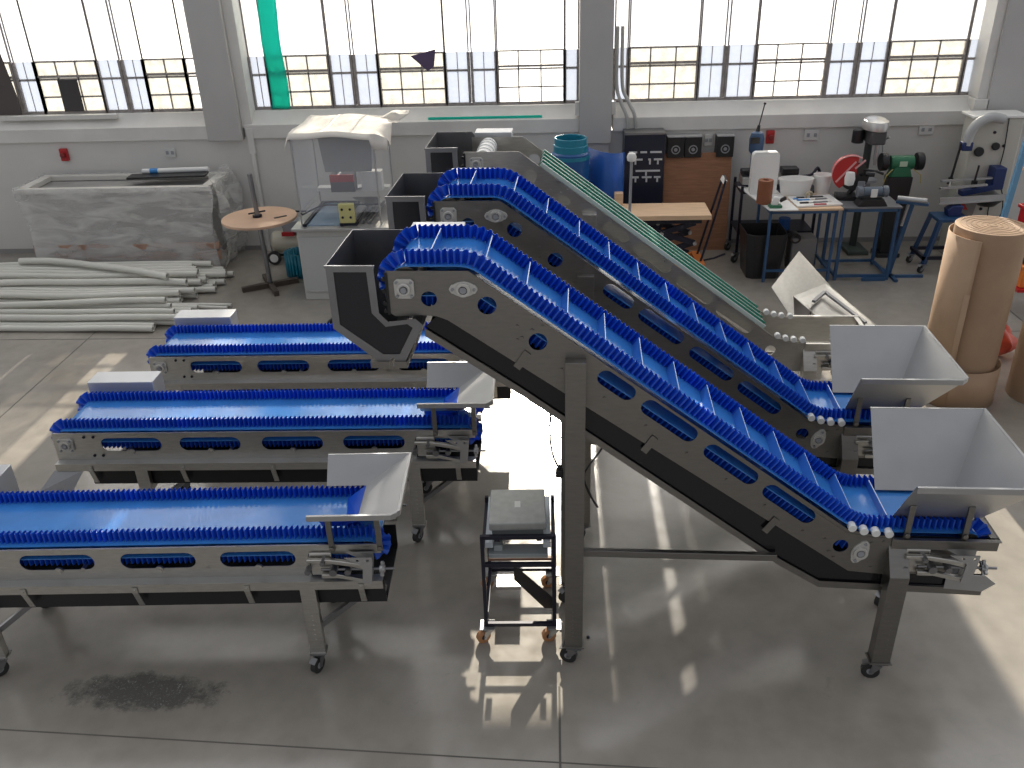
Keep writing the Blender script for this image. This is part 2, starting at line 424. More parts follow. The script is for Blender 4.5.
def sidewall(path, vc, amp=.017, lam=.030, h=.065, th=.0028):
    q = resample(path, lam/8); b = MB(); vs = []; fs = []
    for p, nn, t in q:
        s = math.tanh(1.8*math.sin(2*PI*t/lam))/math.tanh(1.8)*amp; tp = p+nn*h
        vs += [(p.x,vc+s-th/2,p.y),(tp.x,vc+s-th/2,tp.y),(tp.x,vc+s+th/2,tp.y),(p.x,vc+s+th/2,p.y)]
    for k in range(len(q)-1):
        o = 4*k
        for i in range(3): fs.append((o+i,o+(i+1),o+4+i+1,o+4+i))
    return b.add(vs, fs)
def stadium(c, L, Wd, ang=0, n=8):
    hx = L/2-Wd/2; out = []
    for i in range(n+1):
        t = -PI/2+PI*i/n; out.append((hx+Wd/2*math.cos(t), Wd/2*math.sin(t)))
    for i in range(n+1):
        t = PI/2+PI*i/n; out.append((-hx+Wd/2*math.cos(t), Wd/2*math.sin(t)))
    ca, sa = math.cos(ang), math.sin(ang)
    return [(c[0]+x*ca-y*sa, c[1]+x*sa+y*ca) for x, y in out]
def circ(c, rr, n=20): return [(c[0]+rr*math.cos(2*PI*i/n), c[1]+rr*math.sin(2*PI*i/n)) for i in range(n)]
def oval_flange(c, L, Wd, rc, ang=0):
    out = []
    e = L/2-Wd*.0
    for i in range(40):
        t = 2*PI*i/40; x = math.cos(t); y = math.sin(t)
        x2 = e*math.copysign(abs(x)**1.0, x); y2 = rc*math.copysign(abs(y)**1.6, y)
        if abs(x2) > e*.72: y2 = math.copysign(max(abs(y2), 0)+.006*(1-abs(x)**8), y if y else 1)
        out.append((x2, y2))
    ca, sa = math.cos(ang), math.sin(ang)
    return [(c[0]+x*ca-y*sa, c[1]+x*sa+y*ca) for x, y in out]

def bearing_square(c, v, s, parent, out=-1):
    b = MB(); x, z = c; h = s/2; k = h*.3
    o = [(x-h+k,z-h),(x+h-k,z-h),(x+h,z-h+k),(x+h,z+h-k),(x+h-k,z+h),(x-h+k,z+h),(x-h,z+h-k),(x-h,z-h+k)]
    b.plate(o, a=v, b=v+out*.014, ax='y')
    b.ring((x,v+out*.014,z),(x,v+out*.030,z),h*.66,h*.40)
    f = b.build('bearing_housing', CAST, parent, bevel=.002)
    b = MB(); b.cyl((x,v,z),(x,v+out*.036,z),h*.30); b.build('shaft', GREYP, f)
    for i in (-1,1):
        for j in (-1,1): b = MB(); b.cyl((x+i*h*.72,v,z+j*h*.72),(x+i*h*.72,v+out*.024,z+j*h*.72),h*.15,n=8); b.build('bolt', GREYP, f)
def bearing_oval(c, v, L, parent, ang=0, out=-1):
    b = MB(); b.plate(oval_flange(c, L, L*.5, L*.28, ang), a=v, b=v+out*.012, ax='y')
    x, z = c; b.ring((x,v+out*.012,z),(x,v+out*.028,z),L*.25,L*.15)
    f = b.build('bearing_housing', CAST, parent, bevel=.0015)
    b = MB(); b.cyl((x,v,z),(x,v+out*.03,z),L*.12); b.build('shaft', GREYP, f)
    for i in (-1,1): b = MB(); b.cyl((x+i*L*.38*math.cos(ang),v,z+i*L*.38*math.sin(ang)),(x+i*L*.38*math.cos(ang),v+out*.02,z+i*L*.38*math.sin(ang)),L*.055,n=8); b.build('bolt', GREYP, f)
def caster(x, y, parent, rw=.05, swing=0, top=.135, wm=None, name='caster'):
    """swivel caster: fork with wheel and brake pedal, touching z=0"""
    ca, sa = math.cos(swing), math.sin(swing)
    def P(a, bb, z): return (x+a*ca-bb*sa, y+a*sa+bb*ca, z)
    b = MB(); b.cbox((x,y,top-.004),(.085,.085,.007)); b.cyl((x,y,top-.03),(x,y,top-.005),.024)
    off = -.03
    for sgn in (-1,1):
        b.sheet([P(-.028,sgn*.022,top-.03),P(.028,sgn*.022,top-.03),P(off+.009,sgn*.022,rw-.010),P(off-.009,sgn*.022,rw-.010)], .004)
    b.sheet([P(-.028,-.022,top-.03),P(.028,-.022,top-.03),P(.028,.022,top-.03),P(-.028,.022,top-.03)], .004)
    b.cyl(P(off,-.03,rw),P(off,.03,rw),.008,n=10)
    if not wm: b.sheet([P(off-.05,-.02,rw+.045),P(off-.015,-.02,rw+.062),P(off-.015,.02,rw+.062),P(off-.05,.02,rw+.045)], .004)
    f = b.build(name, STEELD if not wm else STEELL, parent)
    b = MB(); b.cyl(P(off,-.016,rw),P(off,.016,rw),rw,n=28); w_ = b.build('wheel', wm or RUBBER, f, bevel=.003)
    b = MB(); b.cyl(P(off,-.0175,rw),P(off,.0175,rw),rw*.42,n=20); b.build('hub', GREYP if not wm else BLACKM, f)
    return f
def leg(u, v0, v1, z0, z1, parent, wd=.085, top=None, label=None):
    b = MB(); b.box(u-wd/2,u+wd/2,v0,v1,z0,z1)
    for i in range(6): b.cyl((u,v0-.002,z0+.10+i*.035),(u,v0+.001,z0+.10+i*.035),.006,n=8)
    b.box(u-wd/2-.008,u+wd/2+.008,v0-.006,v1+.006,z0-.008,z0)
    if top: b.add(*top)
    return b.build('leg', STEEL, parent, bevel=.003)

def take_up(parent, u0, z, v, s=1, out=-1):
    """belt tensioning gear on the side of the tail: swing arms, yoke, screw and star knob"""
    o = lambda d: v+out*d
    t = MB()
    t.cbox((u0+.05,o(.012),z),(.12,.02,.15)); 
    f = t.build('take_up_block', STEEL, parent, bevel=.006)
    t = MB()
    pts = [(u0-.02,z+.055),(u0+.10,z+.055),(u0+.22,z+.035),(u0+.30,z+.015),(u0+.31,z-.01),(u0+.29,z-.015),(u0+.20,z+.010),(u0+.09,z+.030),(u0-.02,z+.035)]
    t.plate(pts, a=o(.03), b=o(.055), ax='y')
    t.build('upper_arm', STEEL, f, bevel=.004)
    t = MB()
    pts = [(u0+.05,z-.045),(u0+.14,z-.045),(u0+.31,z-.09),(u0+.31,z-.112),(u0+.13,z-.070),(u0+.05,z-.07)]
    t.plate(pts, a=o(.03), b=o(.055), ax='y'); t.build('lower_arm', STEEL, f, bevel=.004)
    t = MB()
    pts = [(u0+.19,z+.075),(u0+.34,z+.075),(u0+.34,z+.045),(u0+.325,z-.10),(u0+.275,z-.10),(u0+.285,z+.02)]
    t.plate(pts, [circ((u0+.26,z+.055),.008,10), circ((u0+.315,z+.055),.009,10)], a=o(.06), b=o(.066), ax='y')
    t.plate(pts, a=o(.012), b=o(.018), ax='y'); t.build('yoke', STEELL, f)
    t = MB(); t.cyl((u0+.05,o(.04),z-.02),(u0+.45,o(.04),z-.02),.0075,n=10)
    t.cyl((u0+.12,o(.02),z-.02),(u0+.12,o(.075),z-.02),.022,n=12); t.cyl((u0+.20,o(.02),z-.02),(u0+.20,o(.075),z-.02),.018,n=6)
    t.cyl((u0-.02,o(.02),z-.02),(u0-.02,o(.07),z-.02),.017,n=6); t.cyl((u0+.07,o(.02),z+.045),(u0+.07,o(.08),z+.045),.014,n=6)
    t.build('tension_screw', STEELD, f)
    t = MB(); k = (u0+.385, z-.02)
    for i in range(6):
        a = PI/3*i+.2; t.beam((k[0],o(.04),k[1]),(k[0],o(.04)+.042*math.cos(a),k[1]+.042*math.sin(a)),.014,.014,(1,0,0))
    t.cyl((k[0]-.014,o(.04),k[1]),(k[0]+.014,o(.04),k[1]),.020,n=12); t.build('star_knob', STEELL, f)
    return f

# ------------------------------------------------------------------ flat conveyor (local: u along X, v depth, z up)
def hopper(parent, rim, bot, zr, zb, lip, mat_, posts, zpost, name='hopper'):
    """three-sided infeed hopper open to the left. rim/bot = (u0,u1,vn,vf)"""
    u0,u1,vn,vf = rim; b0,b1,bn,bf = bot
    h = MB()
    h.sheet([(u0,vf,zr),(u1,vf,zr),(b1,bf,zb),(b0,bf,zb)], .003)
    h = h.build(name, mat_, parent)
    h2 = MB(); h2.sheet([(u1,vn,zr),(u1,vf,zr),(b1,bf,zb),(b1,bn,zb)], .003); h2.build('end_panel', mat_, h)
    h3 = MB(); h3.sheet([(u0,vn,zr),(u1,vn,zr),(b1,bn,zb),(b0,bn,zb)], .003); h3.build('near_panel', mat_, h)
    l = MB()
    ch = .03
    l.sheet([(u0,vn,zr+.001),(u1-ch,vn,zr+.001),(u1-ch,vn-lip*.5,zr+.001),(u0,vn-lip*.5,zr+.001)], .003)
    l.sheet([(u0,vn-lip*.5,zr+.001),(u1-ch,vn-lip*.5,zr+.001),(u1-ch,vn-lip*.5,zr-lip),(u0,vn-lip*.5,zr-lip)], .003)
    l.sheet([(u1-ch,vn-lip*.5,zr+.001),(u1+lip*.5,vn+ch,zr+.001),(u1+lip*.5,vn+ch,zr-lip),(u1-ch,vn-lip*.5,zr-lip)], .003)
    l.sheet([(u1-ch,vn-lip*.5,zr+.001),(u1+lip*.5,vn+ch,zr+.001),(u1,vn+ch,zr+.001),(u1-ch,vn,zr+.001)], .003)
    l.sheet([(u1,vn+ch,zr+.001),(u1+lip*.5,vn+ch,zr+.001),(u1+lip*.5,vf,zr+.001),(u1,vf,zr+.001)], .003)
    l.sheet([(u1+lip*.5,vn+ch,zr+.001),(u1+lip*.5,vn+ch,zr-lip),(u1+lip*.5,vf,zr-lip),(u1+lip*.5,vf,zr+.001)], .003)
    l.sheet([(u0,vf,zr+.001),(u1+lip*.5,vf,zr+.001),(u1+lip*.5,vf+lip*.4,zr+.001),(u0,vf+lip*.4,zr+.001)], .003)
    l.build('rim_flange', STEELL, h)
    for (pu, pv, tv, tz) in posts:
        k = MB(); k.beam((pu,pv,zpost),(pu,tv,tz),.030,.018,(0,1,0)); k.cyl((pu,pv-.012,zpost+.02),(pu,pv-.02,zpost+.02),.014,n=8)
        k.build('support_post', STEEL_SHADED, h, bevel=.002)
    return h

def make_flat():
    t = thing('flat_conveyor', '', 'conveyor')
    LN = 2.88
    top = .86
    slots = [stadium((c,.773), .415, .102) for c in (.53,1.07,1.63,2.18)]
    for vv, nm in ((0,'near'),(.50,'far')):
        b = MB(); out = [(.0,.855),(.02,.865),(LN-.02,.865),(LN-.02,.80),(2.46,.80),(2.46,.655),(0.0,.655)]
        b.plate(out, slots, a=vv, b=vv+.004)
        s = -1 if vv == 0 else 1; e0 = vv if vv == 0 else vv+.004
        b.box(.02,LN-.03, min(e0,e0+s*.010),max(e0,e0+s*.010), .862,.868)
        # outward ledge and lip
        lg = MB(); ya, yb = sorted((e0, e0+s*.055)); lg.box(0,LN-.02,ya,yb,.650,.655); lg.build('ledge', STEELL, t)  # satin steel used here to paint the light the ledge catches
        ya, yb = sorted((e0+s*.055, e0+s*.059)); b.box(0,LN-.02,ya,yb,.600,.655)
        for c in (.53,1.07,1.63,2.18): b.cyl((c,e0,.712),(c,e0+s*.018,.712),.014,n=10); b.cyl((c,e0,.720),(c,e0+s*.012,.720),.022,n=14)
        for (bx,bz) in ((.22,.835),(.285,.835),(.26,.69),(.32,.69)): bo = MB(); bo.cyl((bx,e0,bz),(bx,e0+s*.008,bz),.010,n=8); bo.build('bolt', BLACKM, t)
        b.box(.325,.328,e0-.001 if vv else e0-.001, e0+.005, .66,.86)
        b.build('side_plate', STEEL, t)
        bearing_square((.085,.775), e0, .105, t, s)
        # take-up on the open end
        take_up(t, 2.48, .745, e0, out=s)
        # drip-tray straps
        for u in (.24,.87,1.49,2.11,2.74):
            k = MB(); k.box(u-.016,u+.016, *(sorted((e0+s*.062,e0+s*.066))), .60,.64)
            k.sheet([(u-.016,e0+s*.062,.602),(u+.016,e0+s*.062,.602),(u+.016,e0+s*.030,.49),(u-.016,e0+s*.030,.49)],.004)
            k.cyl((u,e0+s*.066,.622),(u,e0+s*.072,.622),.008,n=6); k.build('tray_strap', STEEL, t)
    # cross members and end crosspiece
    for u in (.5,1.2,1.9,2.4):
        k = MB(); k.cyl((u,0,.72),(u,.50,.72),.012,n=10); k.build('cross_bar', STEEL, t)
    # black drip tray below
    k = MB(); k.box(.20,2.86,.0,.003,.46,.615); k.box(.20,2.86,.497,.50,.46,.615); k.box(.20,2.86,0,.50,.457,.46)
    k.build('drip_tray', BLACKP, t)
    k = MB(); k.sheet([(.02,.0,.60),(.17,.0,.60),(.12,.0,.60),(.02,.0,.60)][:3], .003)
    k = MB(); k.sheet([(-.02,-.05,.60),(.18,-.05,.60),(.10,-.16,.46),(-.10,-.16,.50)], .004); k.build('scraper_plate', STEELD, t)
    # belt
    rr = .045; c0 = (.075,.83); c1 = (2.80,.83)
    path = [Vector((c1[0],c1[1]-rr))] + arc(c1, rr, -PI/2, PI/2) [1:] + arc(c0, rr, PI/2, 3*PI/2) + [Vector((c1[0],c1[1]-rr))]
    path = [Vector((-0,0))]*0 + path
    # carrying side must lie on the left of travel: reverse the loop
    path = path[::-1]
    bl = belt_slab(path, .012, .488).build('belt', BELT, t)
    for v in (.058,.442): sidewall(path, v).build('belt_sidewall', WALLB, bl)
    k = MB(); k.cyl((c0[0],.02,c0[1]),(c0[0],.48,c0[1]),rr-.005); k.build('drive_drum', STEEL, t)
    k = MB(); k.cyl((c1[0],.02,c1[1]),(c1[0],.48,c1[1]),rr-.005); k.build('tail_drum', STEEL, t)
    # legs, braces, casters
    for u, sg in ((.58,1),(2.44,1)):
        for v0, v1 in ((-.058,-.015),(.515,.558)):
            l = leg(u, v0, v1, .135, .61, t)
            caster(u, (v0+v1)/2, l, swing=R(20+70*random.random()))
            k = MB(); k.beam((u+.03,(v0+v1)/2+(.03 if v0<0 else -.03),.30),(u+.26,(v0+v1)/2+(.07 if v0<0 else -.07),.47),.03,.03); k.build('diagonal_brace', STEELD, t)
        k = MB(); k.box(u-.02,u+.02,-.02,.52,.40,.44); k.build('cross_member', STEEL, t)
    # drive cover box on the far side
    k = MB(); k.box(.03,.51,.525,.70,.66,.975); k.build('drive_cover', BOXG, t, bevel=.004)
    # hopper
    hopper(t, (2.50,2.975,-.045,.545), (2.50,2.73,.095,.425), 1.09, .955, .028, STEELL,
           [(2.60,-.012,-.02,1.07),(2.86,-.012,-.02,1.07)], .83)
    k = MB(); k.sheet([(2.73,.10,.957),(2.73,.42,.957),(2.62,.40,.885),(2.66,.10,.885)], .002)
    k.sheet([(2.52,.09,.957),(2.74,.09,.957),(2.74,.135,.885),(2.52,.135,.885)], .002); k.build('rubber_skirt', WALLB, t)
    return t

# ------------------------------------------------------------------ inclined conveyor
SL = math.atan2(2.398-.975, 2.171-.255)       # slope of the climb
def topz(u):
    if u < -2.171: return 2.398
    if u < -.255: return 2.398-(u+2.171)*math.tan(SL)
    return .975-(u+.255)*.26 if u < -.109 else .937
def make_incline(bare=False):
    STI = STEEL if bare else STEEL_SHADED  # belted inclines get the shaded copy of the same steel
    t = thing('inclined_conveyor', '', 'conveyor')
    U = .20
    outer = [(-2.56,2.398),(-2.171,2.398),(-.255,.975),(-.109,.937),(.30,.937),(.30,.70),(-.04,.685),(-.211,.700),(-2.28,2.150),(-2.33,2.170),(-2.407,2.176),(-2.53,2.170),(-2.56,2.19)]
    def below(u, d): return (u+math.sin(SL)*(-d), topz(u)-math.cos(SL)*d)
    slots = [stadium((-1.473,1.808), .215, .085, -SL), stadium((-1.207,1.612), .335, .088, -SL), stadium((-.885,1.362), .335, .088, -SL), stadium((-.570,1.126), .335, .088, -SL)]
    holes = [circ((-2.363,2.259),.038), circ((-2.09,2.226),.045), circ((-1.853,2.040),.045), circ((-.275,.868),.040)]
    for vv in (0, .48):
        s = -1 if vv == 0 else 1; e0 = 0 if vv == 0 else .484
        b = MB(); b.plate(outer, slots+holes, a=vv, b=vv+.004)
        for k in range(9):
            for d in (.05,.165):
                u = -2.0+k*.21+(d*.3)
                if -2.0 < u < -.3:
                    z = topz(u)-d; 
                    if d > .1: b.cyl((u,e0,z-.02),(u,e0+s*.006,z-.02),.008,n=8)
        for (bu,bz) in ((-1.95,2.12),(-1.93,2.06),(-1.88,2.10),(-1.83,2.12),(-.33,.83),(-.36,.91),(-.12,.89),(-.06,.90),(-.10,.73),(-.30,.79)):
            b.cyl((bu,e0,bz),(bu,e0+s*.007,bz),.009,n=8)
        # doubler plates
        b.plate([(-.44,1.085),(-.255,.955),(-.109,.925),(-.02,.925),(-.02,.70),(-.19,.715),(-.33,.815)], [circ((-.275,.868),.040)], a=e0, b=e0+s*.003)
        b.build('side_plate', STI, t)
        bearing_square((-2.475,2.313), e0, .095, t, s)
        if not bare: bearing_oval((-2.197,2.311), e0, .135, t, 0, s); bearing_oval((-.172,.835), e0, .15, t, R(70), s)
        # frame bar of the tail section
        k = MB(); k.box(-.02,.515,*sorted((e0+s*.001,e0+s*.012)),.862,.937); k.box(-.02,.515,*sorted((e0+s*.001,e0+s*.035)),.932,.937)
        k.build('tail_bar', STI, t, bevel=.001)
        take_up(t, .07, .795, e0, out=s)
        # lower guard: black panel with a steel edge rail
        rail = [(-2.395,2.11),(-1.944,1.795),(-.585,.775),(-.353,.628),(.50,.60)]
        upper = [(.50,.69),(-.04,.69),(-.211,.705),(-2.28,2.15),(-2.33,2.17)]
        k = MB()
        if not bare: k.plate(rail+upper, a=vv+(.012 if vv==0 else -.012), b=vv+(.015 if vv==0 else -.009)).build('guard_panel', GUARD, t)
        k = MB()
        for q in range(len(rail)-1):
            a_, b_ = rail[q], rail[q+1]
            k.sheet([(a_[0],e0+s*.001,a_[1]),(b_[0],e0+s*.001,b_[1]),(b_[0],e0+s*.001,b_[1]-.042),(a_[0],e0+s*.001,a_[1]-.042)],.004)
        k.build('edge_rail', STI, t)
        for u in (-1.90,-1.27,-.62):
            zt = topz(u)-.21; k = MB(); dx, dz = -.055, -.085
            k.sheet([(u-.018,e0+s*.006,zt+.012),(u+.012,e0+s*.006,zt-.012),(u+.012+dx,e0+s*.006,zt-.012+dz),(u-.018+dx,e0+s*.006,zt+.012+dz)],.004)
            k.build('guard_strap', STI, t)
    k = MB()
    for q in range(4):
        rail = [(-2.395,2.07),(-1.944,1.755),(-.585,.735),(-.353,.588),(.50,.56)]
        a_, b_ = rail[q], rail[q+1]; k.sheet([(a_[0],0,a_[1]),(b_[0],0,b_[1]),(b_[0],.48,b_[1]),(a_[0],.48,a_[1])],.003)
    if not bare: k.build('guard_pan', BLACKP, t)
    k = MB(); k.box(.505,.515,0,.484,.862,.937); k.box(.47,.515,0,.484,.932,.937); k.build('end_crosspiece', STI, t)
    for q in (-.004, .484):
        k = MB(); k.plate([(.30,.70),(.50,.69),(.56,.64),(.50,.585),(.30,.60)], a=q, b=q+.004); k.build('tail_guard', STEELL, t)
    # discharge chute at the head
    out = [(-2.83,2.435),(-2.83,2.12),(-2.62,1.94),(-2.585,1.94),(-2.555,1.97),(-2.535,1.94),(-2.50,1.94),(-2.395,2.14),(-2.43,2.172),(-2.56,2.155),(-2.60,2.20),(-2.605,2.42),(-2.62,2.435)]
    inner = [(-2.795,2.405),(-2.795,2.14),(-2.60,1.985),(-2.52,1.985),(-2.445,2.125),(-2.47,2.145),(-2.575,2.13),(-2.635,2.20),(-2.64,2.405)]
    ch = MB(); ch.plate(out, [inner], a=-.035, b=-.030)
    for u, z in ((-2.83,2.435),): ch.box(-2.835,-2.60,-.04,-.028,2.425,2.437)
    ch = ch.build('discharge_chute', STEELD, t)  # same steel as the plates, darkened to paint in its dim reflection
    k = MB(); k.plate([(u,z) for u,z in inner], a=-.030, b=-.027); k.build('dark_reflection_panel', mat('dark_reflection_black', (.014,.015,.02), .25), ch)  # near face blacked in to paint the steel plate's dark reflection
    k = MB(); fo = [(-2.83,2.435),(-2.83,2.12),(-2.62,1.94),(-2.50,1.94),(-2.395,2.14),(-2.43,2.172),(-2.50,2.25),(-2.50,2.36),(-2.56,2.435)]
    k.plate(fo, a=.505, b=.509); k.build('far_panel', STEELD, ch)
    k = MB(); k.sheet([(-2.83,-.03,2.435),(-2.83,.505,2.435),(-2.83,.505,2.12),(-2.83,-.03,2.12)],.003)
    k.sheet([(-2.83,-.03,2.12),(-2.83,.505,2.12),(-2.62,.505,1.94),(-2.62,-.03,1.94)],.003)
    k.sheet([(-2.50,-.03,1.94),(-2.50,.505,1.94),(-2.395,.505,2.14),(-2.395,-.03,2.14)],.003); k.build('back_sheets', STEELD, ch)
    k = MB(); k.box(-2.665,-2.575,-.045,.515,1.915,1.95); k.box(-2.55,-2.485,-.045,.515,1.915,1.95); k.build('spout_flange', STI, ch)
    k = MB(); k.box(-2.565,-2.552,-.008,-.0,2.18,2.39)
    for z in (2.36,2.30,2.24,2.20): k.cyl((-2.572,-.012,z),(-2.572,-.0,z),.010,n=8)
    k.build('hinge_strip', BLACKP, ch)
    # drive cover on the far side
    k = MB(); k.box(-2.54,-2.26,.50,.66,2.12,2.428); k.build('drive_cover', BOXG, t, bevel=.004)
    # support posts
    for v0, v1, far in ((-.055,0.0,0),(.484,.539,1)):
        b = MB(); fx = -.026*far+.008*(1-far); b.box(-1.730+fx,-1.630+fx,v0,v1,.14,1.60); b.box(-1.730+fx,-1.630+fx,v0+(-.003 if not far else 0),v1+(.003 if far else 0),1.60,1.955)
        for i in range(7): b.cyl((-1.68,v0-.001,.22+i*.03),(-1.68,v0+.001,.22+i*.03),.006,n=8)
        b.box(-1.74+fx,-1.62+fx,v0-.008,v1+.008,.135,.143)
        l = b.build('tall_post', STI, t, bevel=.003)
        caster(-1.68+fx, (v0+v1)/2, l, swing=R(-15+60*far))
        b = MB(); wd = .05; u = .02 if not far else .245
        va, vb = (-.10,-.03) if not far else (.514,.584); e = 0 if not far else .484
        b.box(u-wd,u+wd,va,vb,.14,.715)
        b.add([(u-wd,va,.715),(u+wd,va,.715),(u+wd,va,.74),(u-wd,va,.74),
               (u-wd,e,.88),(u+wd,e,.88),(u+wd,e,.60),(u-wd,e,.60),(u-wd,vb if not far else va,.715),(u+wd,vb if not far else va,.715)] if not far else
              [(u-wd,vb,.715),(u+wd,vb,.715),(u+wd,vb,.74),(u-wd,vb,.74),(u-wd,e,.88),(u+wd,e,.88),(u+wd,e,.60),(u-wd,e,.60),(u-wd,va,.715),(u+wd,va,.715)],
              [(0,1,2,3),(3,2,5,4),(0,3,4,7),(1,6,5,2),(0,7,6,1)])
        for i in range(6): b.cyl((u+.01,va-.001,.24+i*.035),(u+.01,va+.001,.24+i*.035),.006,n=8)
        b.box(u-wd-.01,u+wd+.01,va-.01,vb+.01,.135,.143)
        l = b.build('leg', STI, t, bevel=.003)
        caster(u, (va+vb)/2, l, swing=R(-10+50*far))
        if not far: k = MB(); k.box(-1.63,-.60,e-.03,e,.775,.815); k.build('brace', STI, t, bevel=.002)
    k = MB(); k.box(-1.71,-1.65,-.01,.50,.50,.54); k.beam((.01,-.04,.58),(.24,.53,.58),.04,.04); k.build('cross_member', STI, t)
    # wheels holding the belt down through the bend
    for v in (.010,.47):
        for u, z in ((-.232,.985),(-.170,.965),(-.108,.955),(-.040,.950)):
            k = MB(); k.cyl((u,v-.020,z),(u,v+.020,z),.022,n=18); k.build('guide_wheel', WHITEP, t, bevel=.003)
    if bare:
        # belt not fitted yet: drum, cross bars, wear strips, open tail
        k = MB(); k.cyl((-2.43,.03,2.34),(-2.43,.45,2.34),.062,n=26)
        for v in (.10,.20,.30,.38): k.ring((-2.43,v,2.34),(-2.43,v+.012,2.34),.068,.05)
        k.build('head_drum', WHITEP, t)
        for i in range(9):
            v = .035+i*.0515; a, c = -2.02, -.33; wh = i % 2 == 0
            k = MB(); k.beam((a,v,topz(a)+(.014 if wh else .012)),(c,v,topz(c)+(.014 if wh else .012)),.030 if wh else .050,.012,(0,1,0)); k.build('wear_strip', WEAR if wh else WEARG, t, bevel=.002)
        for u in (-1.9,-1.5,-1.1,-.7,-.42):
            k = MB(); z = topz(u)-.02; k.beam((u,.0,z),(u,.48,z),.03,.02); k.build('cross_bar', STI, t)
        return t
    # belt loop
    d = .020
    def off(u): return topz(u)+d
    pts = [(-2.47,2.398+d),(-2.171,2.398+d),(-.255,.975+d),(-.085,.937+d),(.38,.937+d)]
    tp = fillet(pts, [0,.16,.0,0,0])
    tp = fillet([(-2.47,2.418),(-2.171+.006,2.418),(-.20,.957),(.38,.957)], [0,.17,.30,0])
    rh, rt_ = .075, .045
    ch_, ct = (-2.47,2.418-rh), (.38,.957-rt_)
    ret = fillet([(.38,.957-2*rt_),(-.215,.957-2*rt_),(-2.17,2.418-.125),(-2.30,2.418-2*rh),(-2.47,2.418-2*rh)], [0,.2,.12,.1,0])
    head = arc(ch_, rh, 3*PI/2, PI/2, 12); tail = arc(ct, rt_, PI/2, -PI/2, 10)
    loop = tp + tail[1:] + ret[1:] + head[1:]
    bl = belt_slab(loop, .012, .468).build('belt', BELT, t)
    for v in (.052,.428): sidewall(loop, v).build('belt_sidewall', WALLB, bl)
    q = resample(tp, .01); L = q[-1][2]; s = .12
    while s < L-.30:
        p_, nn, tt = min(q, key=lambda e: abs(e[2]-s)); tpn = p_+nn*.058; dd = Vector((nn.y,-nn.x))*.014
        k = MB(); k.sheet([(p_.x,.078,p_.y),(p_.x,.402,p_.y),(tpn.x,.402,tpn.y),(tpn.x,.078,tpn.y)], .005)
        c_ = k.build('cleat', CLEAT, bl); s += .232
        c_.data.materials.append(CLEDGE); zc = [(c_.data.vertices[v_].co.z) for v_ in range(8)]
        for pl in c_.data.polygons:
            ids = list(pl.vertices)
            if len(ids) == 4 and all((Vector((c_.data.vertices[v_].co.x, c_.data.vertices[v_].co.z))-tpn).length < .01 for v_ in ids): pl.material_index = 1
    k = MB(); k.cyl((ch_[0],.02,ch_[1]),(ch_[0],.46,ch_[1]),rh-.006,n=24); k.build('head_drum', STI, t)
    k = MB(); k.cyl((ct[0],.02,ct[1]),(ct[0],.46,ct[1]),rt_-.006); k.build('tail_drum', STI, t)
    hopper(t, (-.015,.600,-.135,.640), (-.012,.410,.095,.365), 1.34, .975, .030, STEELL,
           [(.045,-.006,-.008,1.14),(.335,-.006,-.008,1.14)], .935)
    k = MB(); k.sheet([(-.01,.095,.992),(.40,.095,.992),(.40,.11,.965),(-.01,.11,.965)], .002); k.sheet([(.41,.10,.992),(.41,.41,.992),(.39,.41,.965),(.39,.10,.965)], .002)
    k.build('rubber_skirt', WALLB, t)
    return t

WEAR = mat('white_wear_strip', (.66,.78,.72), .25, coat=.3)
WEARG = mat('green_wear_strip', (.03,.22,.15), .25)

# instances
fa = make_flat(); tag(fa, 'long flat blue belt conveyor nearest the camera, cut off by the left edge', 'conveyor', 'flat blue belt conveyors')
fb = copy_tree(fa); fc = copy_tree(fa)
fa.location = (-3.80,3.635,0); fa.rotation_euler.z = R(1.9)
fb.location = (-3.38,4.895,0); fb.rotation_euler.z = R(.7)
fc.location = (-3.20,6.06,0); fc.rotation_euler.z = R(.6)
fb['label'] = 'flat conveyor with smooth blue belt, the middle one of the three on the left'
fc['label'] = 'flat conveyor with smooth blue belt, farthest of the three, in front of the white pipes'
ux = Vector((math.cos(R(-1.9)), math.sin(R(-1.9)), 0)); nv = Vector((math.sin(R(1.9)), math.cos(R(1.9)), 0)); OI = Vector((1.78,3.71,0))
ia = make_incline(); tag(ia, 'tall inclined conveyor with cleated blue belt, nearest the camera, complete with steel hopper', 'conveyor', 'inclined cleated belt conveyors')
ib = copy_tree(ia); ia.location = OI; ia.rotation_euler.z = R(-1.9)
ib['label'] = 'inclined conveyor with cleated blue belt, the second one, standing behind the nearest incline'
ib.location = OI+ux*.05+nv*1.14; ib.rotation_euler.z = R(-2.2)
ic = make_incline(True); tag(ic, 'unfinished inclined conveyor without its belt, pale green and white wear strips showing', 'conveyor')
ic.location = OI+ux*.08+nv*2.385; ic.rotation_euler.z = R(-1.9)
